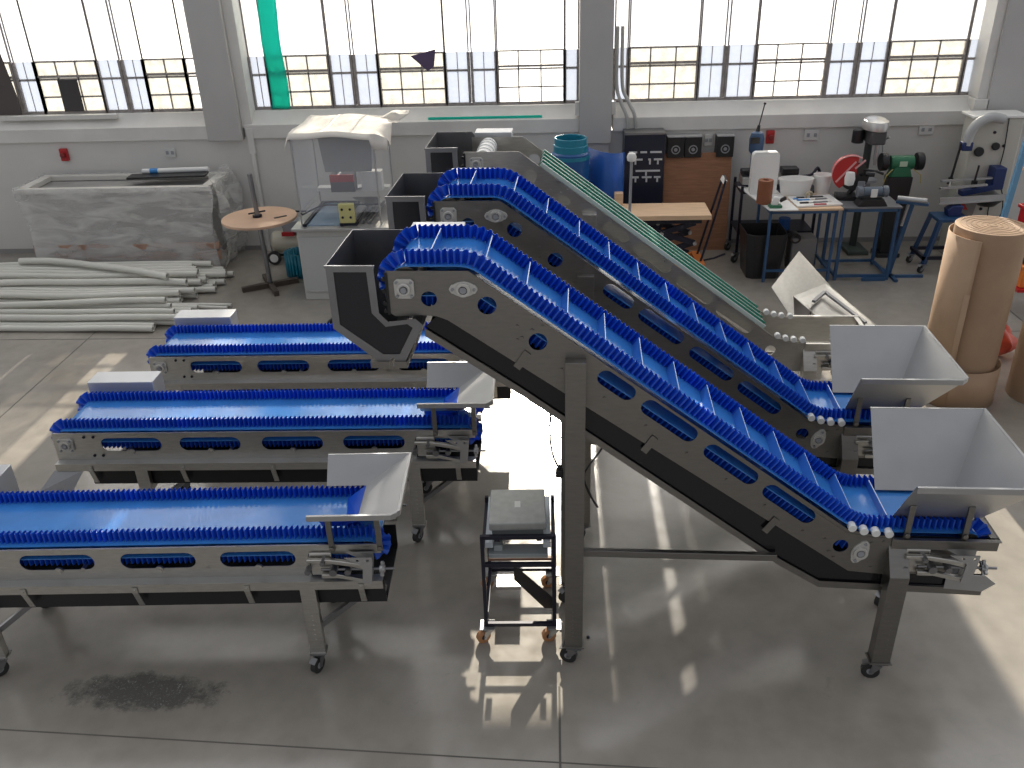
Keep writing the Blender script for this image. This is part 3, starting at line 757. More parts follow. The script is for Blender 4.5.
# power cord on the near incline
def cord(pts, r, name, parent=None, mat_=CABLE, seg=6):
    P_ = [Vector(q) for q in pts]; P_ = [P_[0]*2-P_[1]]+P_+[P_[-1]*2-P_[-2]]; out = []
    for i in range(1, len(P_)-2):
        for k in range(seg):
            s = k/seg; a, b_, c, d = P_[i-1:i+3]
            out.append(.5*((2*b_)+(-a+c)*s+(2*a-5*b_+4*c-d)*s*s+(-a+3*b_-3*c+d)*s**3))
    out.append(P_[-2]); return MB().tube(out, r).build(name, mat_, parent)
cord([(-1.79,.02,1.72),(-1.80,.02,1.55),(-1.79,.03,1.40),(-1.755,.03,1.30)], .006, 'power_cord', ia)
k = MB(); k.cbox((-1.752,.03,1.275),(.04,.035,.045)); k.cyl((-1.752,.03,1.30),(-1.752,.03,1.32),.014); k.build('plug', BLACKP, ia, bevel=.006)
cord([(-1.60,.05,1.62),(-1.55,.05,1.50),(-1.535,.05,1.42),(-1.60,.05,1.31),(-1.625,.05,1.24),(-1.60,.05,1.14),(-1.55,.05,1.05),(-1.57,.05,1.08),(-1.62,.05,1.20)], .005, 'looped_cable', ia)
# ------------------------------------------------------------------ helpers for small things
def spline(pts, seg=8):
    P_ = [Vector(q) for q in pts]; P_ = [P_[0]*2-P_[1]]+P_+[P_[-1]*2-P_[-2]]; out = []
    for i in range(1, len(P_)-2):
        for k in range(seg):
            s = k/seg; a, b_, c, d = P_[i-1:i+3]
            out.append(.5*((2*b_)+(-a+c)*s+(2*a-5*b_+4*c-d)*s*s+(-a+3*b_-3*c+d)*s**3))
    out.append(P_[-2]); return out

# ---- hanging things at the windows
TEAL = mat('teal_film', (.03,.62,.52), .35, trans=.55)
b = MB(); b.grid(lambda i,j: (-3.575+.235*i+.012*math.sin(9*j), YW+.19+.012*math.sin(7*i+4*j), 1.81+1.5*j), 8, 24)
tag(b.build('plastic_film', TEAL, solid=.002), 'teal green plastic film hanging over the window panes right of the left pier', 'plastic film')
b = MB(); b.plate([(-6.30,1.83),(-6.04,1.83),(-6.04,2.22),(-6.30,2.22)], a=YW+.205, b=YW+.212)
tag(b.build('blanking_board', mat('dark_board', (.06,.055,.055), .7)), 'dark board covering two small panes of the left window', 'board')
b = MB(); b.plate([(-7.6,1.81),(-6.86,1.81),(-6.86,2.02),(-6.93,2.6),(-7.0,3.2),(-7.6,3.2)], a=YW+.17, b=YW+.18)
tag(b.build('window_blind', mat('brown_blind', (.10,.085,.08), .8)), 'dark brown blind over the far left panes', 'blind')
b = MB(); b.sheet([(-1.73,YW+.10,2.42),(-1.42,YW+.14,2.49),(-1.45,YW+.12,2.29),(-1.53,YW+.1,2.24)], .01)
tag(b.build('hanging_rag', mat('violet_rag', (.10,.07,.14), .8), bevel=.003), 'small dark violet rag hanging in front of the middle window', 'rag')
b = MB(); b.box(-1.55,-.12,YW-.01,YW+.02,1.672,1.70)
tag(b.build('green_strip', TEAL), 'green strip lying along the window sill behind the inclined conveyors', 'strip')  # thin green strip along the sill

# ---- wall sockets and emergency buttons
def socket(x, z, label, w=.15, h=.09):
    t = thing('wall_socket', label, 'socket', (x, YW, z), group='electric sockets on the back wall')
    b = MB(); b.box(-w/2,w/2,-.028,0,-h/2,h/2); b.build('face_plate', SOCK, t, bevel=.004)
    for s in (-1,1):
        b = MB(); b.box(s*w*.24-.018,s*w*.24+.018,-.034,-.026,-.022,.022); b.build('outlet', GREYP, t, bevel=.002)
socket(-4.93,1.33,'white double wall socket above the wrapped crate',.14,.11)
socket(1.96,1.36,'white wall socket between the black round-dial boxes',.10,.14)
socket(3.23,1.40,'white double wall socket right of the small red button and white canister',.18,.13)
socket(4.62,1.44,'white double wall socket between the green grinder and the band saw',.18,.13)
def estop(x, z, label):
    t = thing('emergency_switch', label, 'button', (x, YW, z), group='red emergency buttons')
    b = MB(); b.box(-.05,.05,-.05,0,-.08,.08); b.build('housing', REDP, t, bevel=.01)
    b = MB(); b.cyl((0,-.05,0),(0,-.085,0),.033); b.build('push_button', mat('dark_red', (.22,.01,.01), .4), t, bevel=.004)
estop(2.72,1.385,'red emergency button box on the wall behind the white canister')
estop(-6.33,1.33,'red emergency button box on the wall above the left end of the wrapped crate')

# ---- electrical conduits beside the middle pier
b = MB()
b.tube(spline([(.80,YW+.12,2.7),(.80,YW+.05,2.05),(.86,YW-.02,1.83),(.93,YW-.06,1.66),(.95,YW-.05,1.40),(.93,YW-.03,1.30)]), .022)
b.cyl((.93,YW-.04,1.33),(.93,YW-.04,1.37),.03)
tag(b.build('conduit', mat('grey_conduit', (.45,.45,.43), .45)), 'grey bent conduit pipe nearer the middle pier', 'pipe', 'conduits beside the middle pier')
b = MB()
b.tube(spline([(.86,YW+.12,2.7),(.87,YW+.05,2.05),(.94,YW-.02,1.86),(1.02,YW-.06,1.70),(1.05,YW-.05,1.50),(1.05,YW-.03,1.42)]), .022)
b.cyl((1.05,YW-.04,1.44),(1.05,YW-.04,1.48),.03)
tag(b.build('conduit', bpy.data.materials['grey_conduit']), 'grey bent conduit pipe above the dark tool cabinet', 'pipe', 'conduits beside the middle pier')

# ---- crate wrapped in stretch film
t = thing('wrapped_crate', 'long crate wrapped in clear stretch film against the back wall behind the white pipes', 'crate', (-5.40,10.72,0))
cm = mat('crate_content', (.34,.33,.32), .7, noise=.35, nscale=2.2, stretch=(.5,1,3))
b = MB(); b.box(-1.15,1.16,-.30,.30,.26,1.02); b.build('crate_box', cm, t, bevel=.01)
b = MB(); 
for (x0,x1,y0,y1) in ((-1.22,1.22,-.37,-.28),(-1.22,1.22,.28,.37),(-1.22,-1.10,-.3,.3),(1.10,1.22,-.3,.3)): b.box(x0,x1,y0,y1,1.03,1.09)
b.build('top_frame', mat('pale_board', (.62,.60,.56), .6), t, bevel=.004)
b = MB(); b.box(-1.2,1.2,-.36,-.30,.16,.27); b.box(-1.2,1.2,.30,.36,.16,.27); b.box(-1.2,1.2,-.36,-.30,.30,.37); b.build('pallet_rail', mat('reddish_wood', (.42,.26,.19), .7, noise=.2), t)
for x in (-1.1,-.42,.25,1.05):
    b = MB(); b.box(x-.07,x+.07,-.36,.36,0,.16); b.build('pallet_block', mat('pallet_wood', (.30,.25,.21), .8, noise=.3), t)
FILM = bpy.data.materials.new('stretch_film'); FILM.use_nodes = True; nt = FILM.node_tree; N = nt.nodes; L = nt.links; pb = N['Principled BSDF']
pb.inputs['Base Color'].default_value = (.80,.79,.77,1); pb.inputs['Roughness'].default_value = .18; pb.inputs['Specular IOR Level'].default_value = .8
tcn = N.new('ShaderNodeTexCoord'); mpn = N.new('ShaderNodeMapping'); mpn.inputs['Scale'].default_value = (.9,.9,3.4); mpn.inputs['Rotation'].default_value = (0,.25,0); L.new(tcn.outputs['Object'], mpn.inputs['Vector'])
nzn = N.new('ShaderNodeTexNoise'); nzn.inputs['Scale'].default_value = 2.2; nzn.inputs['Detail'].default_value = 6; nzn.inputs['Distortion'].default_value = .8; L.new(mpn.outputs[0], nzn.inputs['Vector'])
mrn = N.new('ShaderNodeMapRange'); mrn.inputs[1].default_value = .38; mrn.inputs[2].default_value = .66; mrn.inputs[3].default_value = .22; mrn.inputs[4].default_value = .62
L.new(nzn.outputs['Fac'], mrn.inputs[0]); L.new(mrn.outputs[0], pb.inputs['Alpha'])
bpn = N.new('ShaderNodeBump'); bpn.inputs['Strength'].default_value = .35; bpn.inputs['Distance'].default_value = .03; L.new(nzn.outputs['Fac'], bpn.inputs['Height']); L.new(bpn.outputs[0], pb.inputs['Normal'])
b = MB()
def wrap(i, j):
    a = 2*PI*i; x = 1.24*max(-1,min(1,1.5*math.cos(a)*1.0)); y = .39*max(-1,min(1,1.5*math.sin(a)))
    bul = 1+.02*math.sin(11*a+5*j)+.012*math.sin(31*a)
    sq = 1-.06*math.sin(PI*(1-j))**2-(.04*(1-j))
    return (x*bul*(sq if True else 1), y*bul*sq, .04+1.06*j)
b.grid(wrap, 96, 16); b.build('stretch_film', FILM, t, solid=.002, smooth=60)
b = MB(); b.grid(lambda i,j: (1.10+.34*i+.03*math.sin(9*j), -.38+.8*i*0+.75*0, 0), 1, 1)
b = MB(); b.grid(lambda i,j: (1.22+.16*math.sin(PI*j)*(.6+.4*math.sin(7*i))+.03*math.sin(13*i+9*j), -.36+.74*i, .03+1.16*j+.03*math.sin(10*i)), 14, 16)
b.build('loose_film', FILM, t, solid=.002, smooth=60)
# boards lying on the crate
b = MB(); b.cbox((-4.86,10.80,1.125),(.98,.20,.022), rz=R(4)); 
tag(b.build('metal_profile', BLACKP, bevel=.003), 'black profile bar lying on top of the wrapped crate', 'bar')
t = thing('film_roll', 'white and blue printed film roll lying on the wrapped crate behind the black profile', 'roll', (-4.80,10.92,1.16), R(4))
b = MB(); b.cyl((-.42,0,0),(.42,0,0),.032); b.build('foil', WHITEP, t); b = MB(); b.cyl((-.32,0,0),(-.22,0,0),.0335); b.build('blue_band', mat('print_blue', (.05,.25,.6), .4), t)

# ---- white plastic pipes on the floor
PIPE = mat('cream_pipe', (.62,.61,.56), .42, noise=.05, nscale=3)
rnd = random.Random(3)
def pipe(x0, y0, x1, y1, z, rad, bend, label, ph=0):
    n = 22; pts = []
    for k in range(n+1):
        q = k/n; x = x0+(x1-x0)*q; y = y0+(y1-y0)*q+bend*math.sin(PI*q*1.0+ph)+.015*math.sin(6*q+ph*3); pts.append((x,y,z+.008*math.sin(9*q+ph)))
    cxm, cym = (x0+x1)/2, (y0+y1)/2; pts = [(p_[0]-cxm,p_[1]-cym,p_[2]) for p_ in pts]
    b = MB(); n8 = 12; b.tube(pts, rad, n=n8, caps=False)
    # hollow cut ends
    for e, d in ((pts[0],-1),(pts[-1],1)):
        b.ring((e[0]-d*.02,e[1],e[2]),(e[0]+d*.001,e[1],e[2]),rad,rad*.72,n=n8)
    o = b.build('plastic_pipe', PIPE); o.location = (cxm,cym,0)
    return tag(o, label, 'pipe', 'cream plastic pipes on the floor')
rows = []
k = 0
for layer, cnt, y0_ in ((0,11,9.26),(1,10,9.30),(2,5,9.72)):
    for i in range(cnt):
        y = y0_+i*.087; w1 = .07*math.sin(y*3+layer)
        rows.append((-7.3+rnd.uniform(-.2,.2)+(i%4)*.1, y, -3.97-rnd.uniform(0,.26)-(.22 if i<4 else 0), y, .042+layer*.079, .0365, w1, 'cream plastic pipe in the wide far bundle in front of the wrapped crate', 0))
for i in range(8):
    y = 8.45+i*.083
    rows.append((-7.0, y, -3.98-rnd.uniform(0,.12)-(.25 if i < 2 else 0), y+.02, .040, .0345, .06, 'cream plastic pipe in the near bundle behind the farthest flat conveyor', 0))
for i in range(3):
    y = 8.58+i*.16
    rows.append((-7.0, y, -4.1-.1*i, y+.03, .112, .036, .05, 'cream plastic pipe lying on top of the near bundle', 0))
rows.append((-6.6, 9.95, -4.5, 9.45, .285, .040, .16, 'cream plastic pipe lying crosswise on top of the far bundle', .3))
rows.append((-7.1, 9.38, -4.3, 9.46, .20, .040, .10, 'cream plastic pipe on the front edge of the far bundle, top layer', .2))
rows.append((-7.2, 8.62, -4.35, 8.95, .185, .036, .10, 'cream plastic pipe crossing over the near bundle', .2))
rows.append((-7.0, 9.19, -3.7, 9.16, .024, .020, .05, 'thin cream pipe lying between the two bundles', .1))
rows.append((-7.0, 9.135, -3.72, 9.09, .024, .020, .08, 'thin cream pipe lying just in front of the other thin pipe', .3))
for a in rows: pipe(*a)

# ---- round table top on steel cross stand
t = thing('round_stand', 'round plywood disc on a steel pole with cross feet beside the white pipes', 'stand', (-3.42,9.78,0), R(8))
b = MB(); b.cyl((0,0,.845),(0,0,.875),.43,n=48); d_ = b.build('disc', mat('disc_wood', (.60,.40,.28), .6, noise=.12, nscale=3), t, bevel=.003)
b = MB(); b.cbox((.25,-.06,.879),(.15,.025,.008), rz=.5); b.build('marker_pen', BLACKP, t)
b = MB(); b.tube([(0,0,.03),(-.015,0,.7),(-.03,0,1.38)], .028, n=12); b.build('pole', STEELD, t)
b = MB(); b.cyl((-.02,0,.878),(-.02,0,.90),.055); b.cbox((-.02,0,.93),(.2,.02,.014), rz=.5); b.build('clamp_nut', BLACKM, t)
for a in (20, 110):
    b = MB(); b.beam((-.34*math.cos(R(a)),-.34*math.sin(R(a)),.03),(.34*math.cos(R(a)),.34*math.sin(R(a)),.03),.06,.06); b.build('foot_bar', mat('rusty_steel', (.07,.055,.045), .6), t)

# ---- compressor behind the round stand
t = thing('air_compressor', 'cream air compressor on wheels behind the round plywood stand', 'compressor', (-3.35,10.75,0))
b = MB(); b.cyl((-.28,0,.25),(.34,0,.25),.14,n=28); b.lathe((-.28,0,.25),[(0,0)],n=3) if 0 else None
b.build('tank', mat('cream_enamel', (.50,.47,.38), .35), t, bevel=.04)
b = MB(); b.cbox((.05,0,.47),(.30,.20,.16)); b.cyl((-.12,0,.50),(-.05,0,.50),.08); b.build('pump', GREYP, t, bevel=.01)
b = MB(); b.tube(spline([(.26,-.1,.38),(.36,-.1,.5),(.30,-.1,.66),(.1,-.1,.68)]), .012); b.build('handle', BLACKM, t)
b = MB(); b.cbox((-.03,-.125,.39),(.16,.03,.05)); b.build('gauge_bracket', REDP, t)
for x in (-.24,):
    for y in (-.17,.17):
        b = MB(); b.cyl((x,y-.02,.09),(x,y+.02,.09),.09); w_ = b.build('wheel', RUBBER, t, bevel=.006); b = MB(); b.cyl((x,y-.024,.09),(x,y+.024,.09),.055); b.build('hub', WHITEP, w_)
b = MB(); b.box(.22,.27,-.12,.12,0,.14); b.build('foot', BLACKM, t)

# ---- coil of turquoise sidewall belt
TURQ = mat('turquoise_belt', (.01,.20,.30), .4)
t = thing('belt_coil', 'oval coil of ribbed turquoise belt standing on the floor by the packing machine', 'coil', (-3.12,10.22,0))
b = MB(); 
def coil(i, j):
    a = 2*PI*i*2.2; rr = 1-.10*i*2.2; rib = .010*math.copysign(1, math.sin(a*28))
    return ((.215*rr+rib)*math.cos(a), (.19*rr+rib)*math.sin(a), .30*j)
b.grid(coil, 900, 2); b.build('coiled_belt', TURQ, t, solid=.006, smooth=30)

# ---- packing machine with clear hood
t = thing('packing_machine', 'white packing machine with clear acrylic hood, left of the dark discharge chutes', 'machine', (-2.36,9.86,0))
CAB = mat('cream_cabinet', (.56,.56,.53), .4)
b = MB(); b.box(-.52,.50,-.50,.50,.0,.84); b.build('cabinet', CAB, t, bevel=.006)
b = MB(); b.box(-.50,.48,-.515,-.50,.10,.76); b.build('front_panel', mat('pale_panel', (.50,.51,.50), .4), t, bevel=.003)
b = MB(); b.box(-.56,.54,-.56,.55,.84,.87); b.build('worktop', STEELL, t, bevel=.004)
b = MB(); b.box(-.40,-.02,-.45,.42,.87,.882); b.build('glass_plate', mat('blue_glass', (.25,.36,.48), .08, spec=1), t)
b = MB(); b.box(-.44,-.40,-.48,.45,.87,.90); b.box(-.02,.02,-.48,.45,.87,.90); b.box(-.44,.02,.42,.46,.87,.90); b.build('plate_frame', BLACKM, t)
t['label'] = 'white packing machine with clear acrylic hood, left of the dark discharge chutes'
for x in (.14,.22,.30):
    b = MB(); b.beam((x,-.42,.90),(x+.03,.40,.90),.025,.025); b.build('guide_rail', STEELD, t)
b = MB(); b.box(.05,.12,-.44,-.36,.87,1.05) ; b.box(-.01,.17,-.46,-.34,.87,.90); b.build('sensor_foot', BLACKM, t)
b = MB(); b.box(-.02,.15,-.47,-.40,.90,1.12); s_ = b.build('yellow_sensor', mat('yellow_face', (.62,.58,.25), .4), t, bevel=.01)
for z, x in ((1.06,.02),(1.06,.11),(.97,.02),(.97,.11)):
    b = MB(); b.cyl((x,-.47,z),(x,-.478,z),.014,n=12); b.build('sensor_lens', BLACKM, s_)
ACR = bpy.data.materials.new('acrylic'); ACR.use_nodes = True; nt = ACR.node_tree; N = nt.nodes; L = nt.links; pb = N['Principled BSDF']
pb.inputs['Base Color'].default_value = (.75,.78,.84,1); pb.inputs['Roughness'].default_value = .06; pb.inputs['Alpha'].default_value = .15
b = MB()
z0, z1 = 1.02, 1.86
for q in ([(-.46,-.44),(.44,-.44)],[(.44,-.44),(.44,.46)],[(-.46,.46),(-.46,-.44)]):
    (xa,ya),(xb,yb) = q; b.sheet([(xa,ya,z0),(xb,yb,z0),(xb,yb,z1),(xa,ya,z1)], .006)
b.sheet([(-.46,-.44,z1),(.44,-.44,z1),(.44,.46,z1),(-.46,.46,z1)], .006)
hd = b.build('acrylic_hood', ACR, t)
for (x,y) in ((-.46,-.44),(.44,-.44),(.44,.46),(-.46,.46)):
    b = MB(); b.cyl((x,y,.87),(x,y,z1),.010,n=10); b.build('hood_post', STEELL, t)
b = MB(); b.tube([(-.46,-.44,z0),(-.44,-.44,z0-.02),(-.30,-.30,z0+.02),(-.20,-.28,z0+.04),(.42,-.28,z0+.04)], .010); b.build('black_edge', BLACKM, hd)
b = MB(); b.box(-.44,.42,.30,.44,1.06,1.10); b.build('hood_shelf', WHITEP, t)
b = MB(); b.sheet([(-.28,.0,1.80),(.34,.0,1.80),(.30,.02,1.36),(-.24,.02,1.36)], .01); b.build('hood_baffle', mat('grey_baffle', (.34,.34,.33), .5), t)
b = MB(); b.box(-.22,.06,.10,.26,1.10,1.30); cb_ = b.build('control_box', mat('dark_box', (.10,.09,.10), .5), t, bevel=.004)
b = MB(); b.box(-.221,.061,.095,.13,1.22,1.302); b.build('red_stripe', REDP, cb_)
b = MB(); b.box(.14,.38,.12,.26,1.10,1.33); b.build('white_unit', WHITEP, t, bevel=.004)
b = MB(); b.sheet([(.06,-.10,1.10),(.40,-.10,1.10),(.26,.12,.92),(.18,.12,.92)], .004); b.build('funnel', STEEL, t)
# cloth over the hood
b = MB()
def cloth(i, j):
    x = -.52+1.06*i; y = -.50+1.06*j; z = 1.893+.012*math.sin(9*i+3)+.010*math.sin(7*j+5*i)
    if i < .05: z -= .12*(1-i/.05)*(1 if j < .3 else .25)
    if i > .93: z += .03*math.sin(j*6)-.20*(i-.93)/.07*max(0,1-abs(j-.18)/.2); x += .06*(i-.93)/.07
    if j < .05: z -= .05*(1-j/.05)*(1 if i < .9 else 3)
    if i > .85 and j > .85: x += .10; z += .06
    return (x, y, z)
b.grid(cloth, 40, 40); o = b.build('dust_sheet', mat('cream_cloth', (.70,.66,.60), .8, bump=.3, bscale=9), solid=.004, smooth=60); o.location = (-2.36,9.86,0)
tag(o, 'cream cloth draped over the top of the clear acrylic hood', 'cloth')

# ---- blue belting behind the third incline
BR = mat('blue_roll_plastic', (.010,.085,.27), .3); BR2 = mat('blue_sheet_plastic', (.03,.14,.50), .3, trans=.25)
t = thing('belting_roll', 'tall upright roll of dark blue belting with turquoise rim, behind the unfinished incline', 'roll', (.22,10.35,0))
b = MB(); b.lathe((0,0,0),[(.22,0),(.22,1.42),(.20,1.44),(.17,1.44),(.17,.1)],n=40); b.build('outer_wrap', BR, t)
for z0_, rr_ in ((1.42,.20),(1.50,.19)):
    b = MB(); b.ring((0,0,z0_),(0,0,z0_+.10),rr_,rr_-.02,n=40); b.build('rolled_edge', TURQ, t, bevel=.008)
b = MB(); b.ring((0,0,1.36),(0,0,1.40),.228,.215,n=40); b.build('rim_band', TURQ, t)
b = MB(); b.grid(lambda i,j: (.42+.44*i, 10.55-.25*math.sin(PI*i*.8)+.05*j, .05+(1.40-.04*i-.02)*j), 16, 4)
tag(b.build('belting_sheet', BR2, solid=.006, smooth=60), 'bright blue curved belting sheet standing right of the dark blue roll', 'sheet')
t = thing('grey_pole', 'thin grey pole with round white head beside the blue belting sheet', 'pole', (.875,9.66,0))
b = MB(); b.cyl((0,0,.02),(0,0,1.50),.016); b.build('pole', GREYP, t)
b = MB(); b.lathe((0,0,1.52),[(0,-.06),(.045,-.04),(.055,0),(.04,.04),(0,.055)],n=20); b.build('head', WHITEP, t)
b = MB(); b.cyl((0,0,0),(0,0,.02),.10); b.build('base', BLACKM, t)

# ---- dark tool cabinet
t = thing('tool_cabinet', 'dark navy cabinet with rows of white tool outlines against the back wall', 'cabinet', (1.14,11.02,0))
NAVY = mat('navy_enamel', (.012,.016,.035), .35)
b = MB(); b.box(-.25,.25,-.14,.14,0,1.50); b.build('body', NAVY, t, bevel=.006)
b = MB(); b.box(-.25,.25,-.15,.15,1.50,1.525); b.build('top_plate', STEELD, t)
WT = mat('white_mark', (.7,.7,.7), .5)
for z, segs in ((1.29,((-.19,.10),(-.05,.08),(.07,.14))),(1.20,((-.18,.16),(.05,.03),(.12,.10))),(1.06,((-.10,.30),)),(.98,((-.14,.08),(-.02,.12),(.13,.08)))):
    for x, w_ in segs:
        b = MB(); b.box(x,x+w_,-.158,-.14,z-.010,z+.010)
        if z < 1.25: b.box(x+w_*.4,x+w_*.4+.02,-.158,-.14,z-.06,z); 
        b.build('tool_holder', WT, t)
# round-dial boxes
def dialbox(x, label, lidw=True):
    t = thing('dial_box', label, 'box', (x, 11.18, 1.18), group='black boxes with round dials on the wall')
    b = MB(); b.box(-.105,.105,-.17,0,0,.25); b.build('casing', BLACKP, t, bevel=.006)
    b = MB(); b.ring((0,-.175,.10),(0,-.168,.10),.055,.042); b.cyl((0,-.175,.10),(0,-.17,.10),.022); b.build('dial', GREYP, t)
    b = MB(); b.box(-.105,.105,-.172,0,.25,.262); b.build('lid', mat('pale_grey_lid', (.4,.4,.4), .5), t)
dialbox(1.54,'black box with round dial, leftmost of the three above the plywood board')
dialbox(1.755,'black box with round dial, middle of the three, left of the small wall socket')
dialbox(2.15,'black box with round dial, rightmost of the three, right of the small wall socket')
# leaning plywood board
b = MB(); b.cbox((0,0,.61),(.84,.02,1.24), rx=R(-6)); o = b.build('plywood_board', WOODP, bevel=.002); o.location = (1.83,11.0,0)
tag(o, 'reddish plywood board leaning on the wall below the dial boxes', 'board')

# ---- scissor lift table
t = thing('scissor_lift', 'black scissor lift table with upright push handle in front of the plywood board', 'lift table', (1.30,10.06,0))
b = MB(); b.box(-.48,.42,-.26,.26,.71,.76); b.build('platform', BLACKM, t, bevel=.004)
b = MB(); b.box(-.48,.50,-.24,-.18,.14,.20); b.box(-.48,.50,.18,.24,.14,.20); b.box(.40,.50,-.24,.24,.13,.21); b.box(-.48,-.40,-.24,.24,.13,.21); b.build('base_frame', ORANGE, t, bevel=.004)
for y in (-.20,.20):
    for (x0,za,x1,zb) in ((-.42,.20,.36,.46),(.36,.20,-.42,.46),(-.42,.46,.36,.70),(.36,.46,-.42,.70)):
        b = MB(); b.beam((x0,y,za),(x1,y+.02,zb),.03,.065,(0,0,1)); b.build('scissor_arm', BLACKM, t, bevel=.003)
    for x, z in ((-.03,.33),(-.03,.58),(.36,.46)):
        b = MB(); b.cyl((x,y-.04,z),(x,y+.05,z),.022,n=12); b.build('pivot_bolt', STEELL, t)
b = MB(); b.tube(spline([(.46,-.13,.20),(.56,-.13,.62),(.66,-.13,1.10),(.68,-.10,1.16),(.70,.08,1.16),(.68,.13,1.10),(.56,.13,.62),(.46,.13,.20)],5), .014); b.build('push_handle', BLACKM, t)
b = MB(); b.sheet([(.665,-.13,1.12),(.665,.10,1.12),(.685,.10,1.17),(.685,-.13,1.17)],.02); b.build('handle_grip', WHITEP, t)
b = MB(); b.tube([(.48,-.05,.18),(.62,-.12,.24),(.74,-.14,.30)], .012); b.build('foot_pedal', BLACKM, t)
for x in (-.40,.44):
    for y in (-.2,.2):
        b = MB(); b.cyl((x,y-.02,.065),(x,y+.02,.065),.065); b.build('wheel', mat('grey_wheel', (.2,.2,.2), .5), t, bevel=.006)
b = MB(); b.cbox((0,0,.03),(1.02,.52,.055)); o = b.build('wooden_slab', WOODL, bevel=.004); o.location = (1.31,10.02,.762)
tag(o, 'pale thick wooden board lying on the scissor lift table', 'board')
b = MB(); b.box(.02,.12,-.05,.05,0,.14); o = b.build('wooden_block', WOODL, bevel=.003); o.location = (.72,10.25,.822)
tag(o, 'small pale wooden block on the left end of the wooden slab', 'block')

# ---- welding trolley behind the left work table
t = thing('tool_trolley', 'black wheeled trolley carrying small machines, behind the white canister', 'trolley', (2.70,10.70,0))
for z in (.36,.86):
    b = MB(); b.box(-.42,.50,-.24,.24,z,z+.03); b.build('shelf', BLACKM, t, bevel=.003)
for x in (-.41,.49):
    for y in (-.23,.23):
        b = MB(); b.box(x-.015,x+.015,y-.015,y+.015,.12,.95 if x<0 else .86); b.build('upright', BLACKM, t)
        caster(x, y, t, rw=.05, swing=R(40), top=.125)
t = thing('bench_machine', 'grey bench machine with black clamps on the wheeled trolley behind the canister', 'machine', (2.65,10.72,.893))
b = MB(); b.box(-.34,.38,-.12,.12,.04,.13); b.build('bed', STEELL, t, bevel=.006)
b = MB(); b.cbox((-.20,0,.17),(.28,.14,.07)); b.build('clamp', BLACKP, t, bevel=.01)
b = MB(); b.cbox((.24,0,.18),(.20,.16,.08)); b.build('motor', BLACKP, t, bevel=.01)
b = MB(); b.cbox((-.25,0,.02),(.06,.16,.04)); b.cbox((.28,0,.02),(.06,.16,.04)); b.build('feet', BLACKM, t)
b = MB(); b.tube(spline([(.40,0,.10),(.52,0,.13),(.58,.02,.20),(.62,.02,.14)]), .018); b.build('lever', BLACKM, t)

# ---- white topped work table (blue legs)
def blue_frame(t, x0, x1, y0, y1, zt, w_=.03, stretch=.14, only=None):
    for x in (x0,x1):
        for y in (y0,y1):
            b = MB(); b.box(x-w_/2,x+w_/2,y-w_/2,y+w_/2,0,zt); b.build('leg', BLUEM, t, bevel=.002)
    for q, (a,c) in enumerate((((x0,y0),(x1,y0)),((x0,y1),(x1,y1)),((x0,y0),(x0,y1)),((x1,y0),(x1,y1)))):
        if only is None or q in only: b = MB(); b.beam((*a,stretch),(*c,stretch),w_*.9,w_*.9); b.build('stretcher', BLUEM, t)
        b = MB(); b.beam((*a,zt-.02),(*c,zt-.02),w_,w_); b.build('top_rail', BLUEM, t)
t = thing('work_table', 'work table with white board top and blue legs behind the black bin', 'table', (2.86,10.06,0))
blue_frame(t, -.38, .36, -.30, .28, .86, only=(0,3))
b = MB(); b.box(-.36,.42,-.33,.30,.86,.885); b.build('tabletop', WOODL, t, bevel=.003)
b = MB(); b.plate([(-.58,.62),(-.42,-.40),(-.10,-.41),(-.17,.60)], a=.886, b=.900, ax='z'); o = b.build('white_board', WHITEP, bevel=.002); o.location = (2.86,10.06,0)
tag(o, 'white board lying crosswise over the left side of the work table', 'board')
t = thing('tool_tray', 'white slotted tray of small tools on the work table right of the brown roll', 'tray', (3.02,10.02,.887), R(3))
b = MB(); b.plate([(-.26,-.24),(.27,-.20),(.25,.20),(-.26,.16)], [[(-.20,-.15),(.18,-.12),(.18,-.07),(-.20,-.10)],[(-.20,-.03),(.18,.0),(.18,.05),(-.20,.02)],[(-.20,.07),(.16,.09),(.16,.13),(-.20,.11)]], a=0, b=.02, ax='z'); b.build('slotted_plate', WHITEP, t, bevel=.002)
for i, (x, y, l, c) in enumerate(((-.14,-.125,.10,BLACKP),(.05,-.105,.16,STEELD),(-.12,-.01,.14,bpy.data.materials['print_blue']),(.09,.025,.13,STEELD),(-.13,.09,.09,BLACKP),(.06,.11,.15,BLACKP),(.02,-.2,.14,REDP),(-.2,.03,.06,bpy.data.materials['print_blue']))):
    b = MB(); b.cbox((x,y,.018),(l,.028,.022), rz=.06)
    o = b.build('hand_tool', c, bevel=.005); o.location = (3.02,10.02,.889)
    tag(o, ['small dark tool at the front left slot of the white tray','long grey tool in the front slot of the white tray','blue handled tool in the middle slot of the white tray','grey tool at the right of the middle slot of the white tray',
            'short black tool in the back left slot of the white tray','black tool in the back right slot of the white tray','red tool on the front edge of the white tray','small blue tool on the left edge of the white tray'][i], 'tool', 'small tools in the white tray')
t = thing('cable_drum', 'brown cardboard spool standing on the white board', 'spool', (2.43,9.93,.901))
b = MB(); b.ring((0,0,0),(0,0,.27),.085,.035,n=32); b.build('spool', mat('brown_paper', (.24,.085,.04), .7), t, bevel=.004)
t = thing('hand_grinder', 'small white and green hand tool leaning at the brown spool', 'tool', (2.52,9.76,.901))
b = MB(); b.cbox((0,0,.07),(.08,.05,.11), ry=.3); b.build('body', WHITEP, t, bevel=.02); b = MB(); b.cbox((.0,.0,.015),(.14,.10,.03)); b.build('base', GREENP, t, bevel=.006)
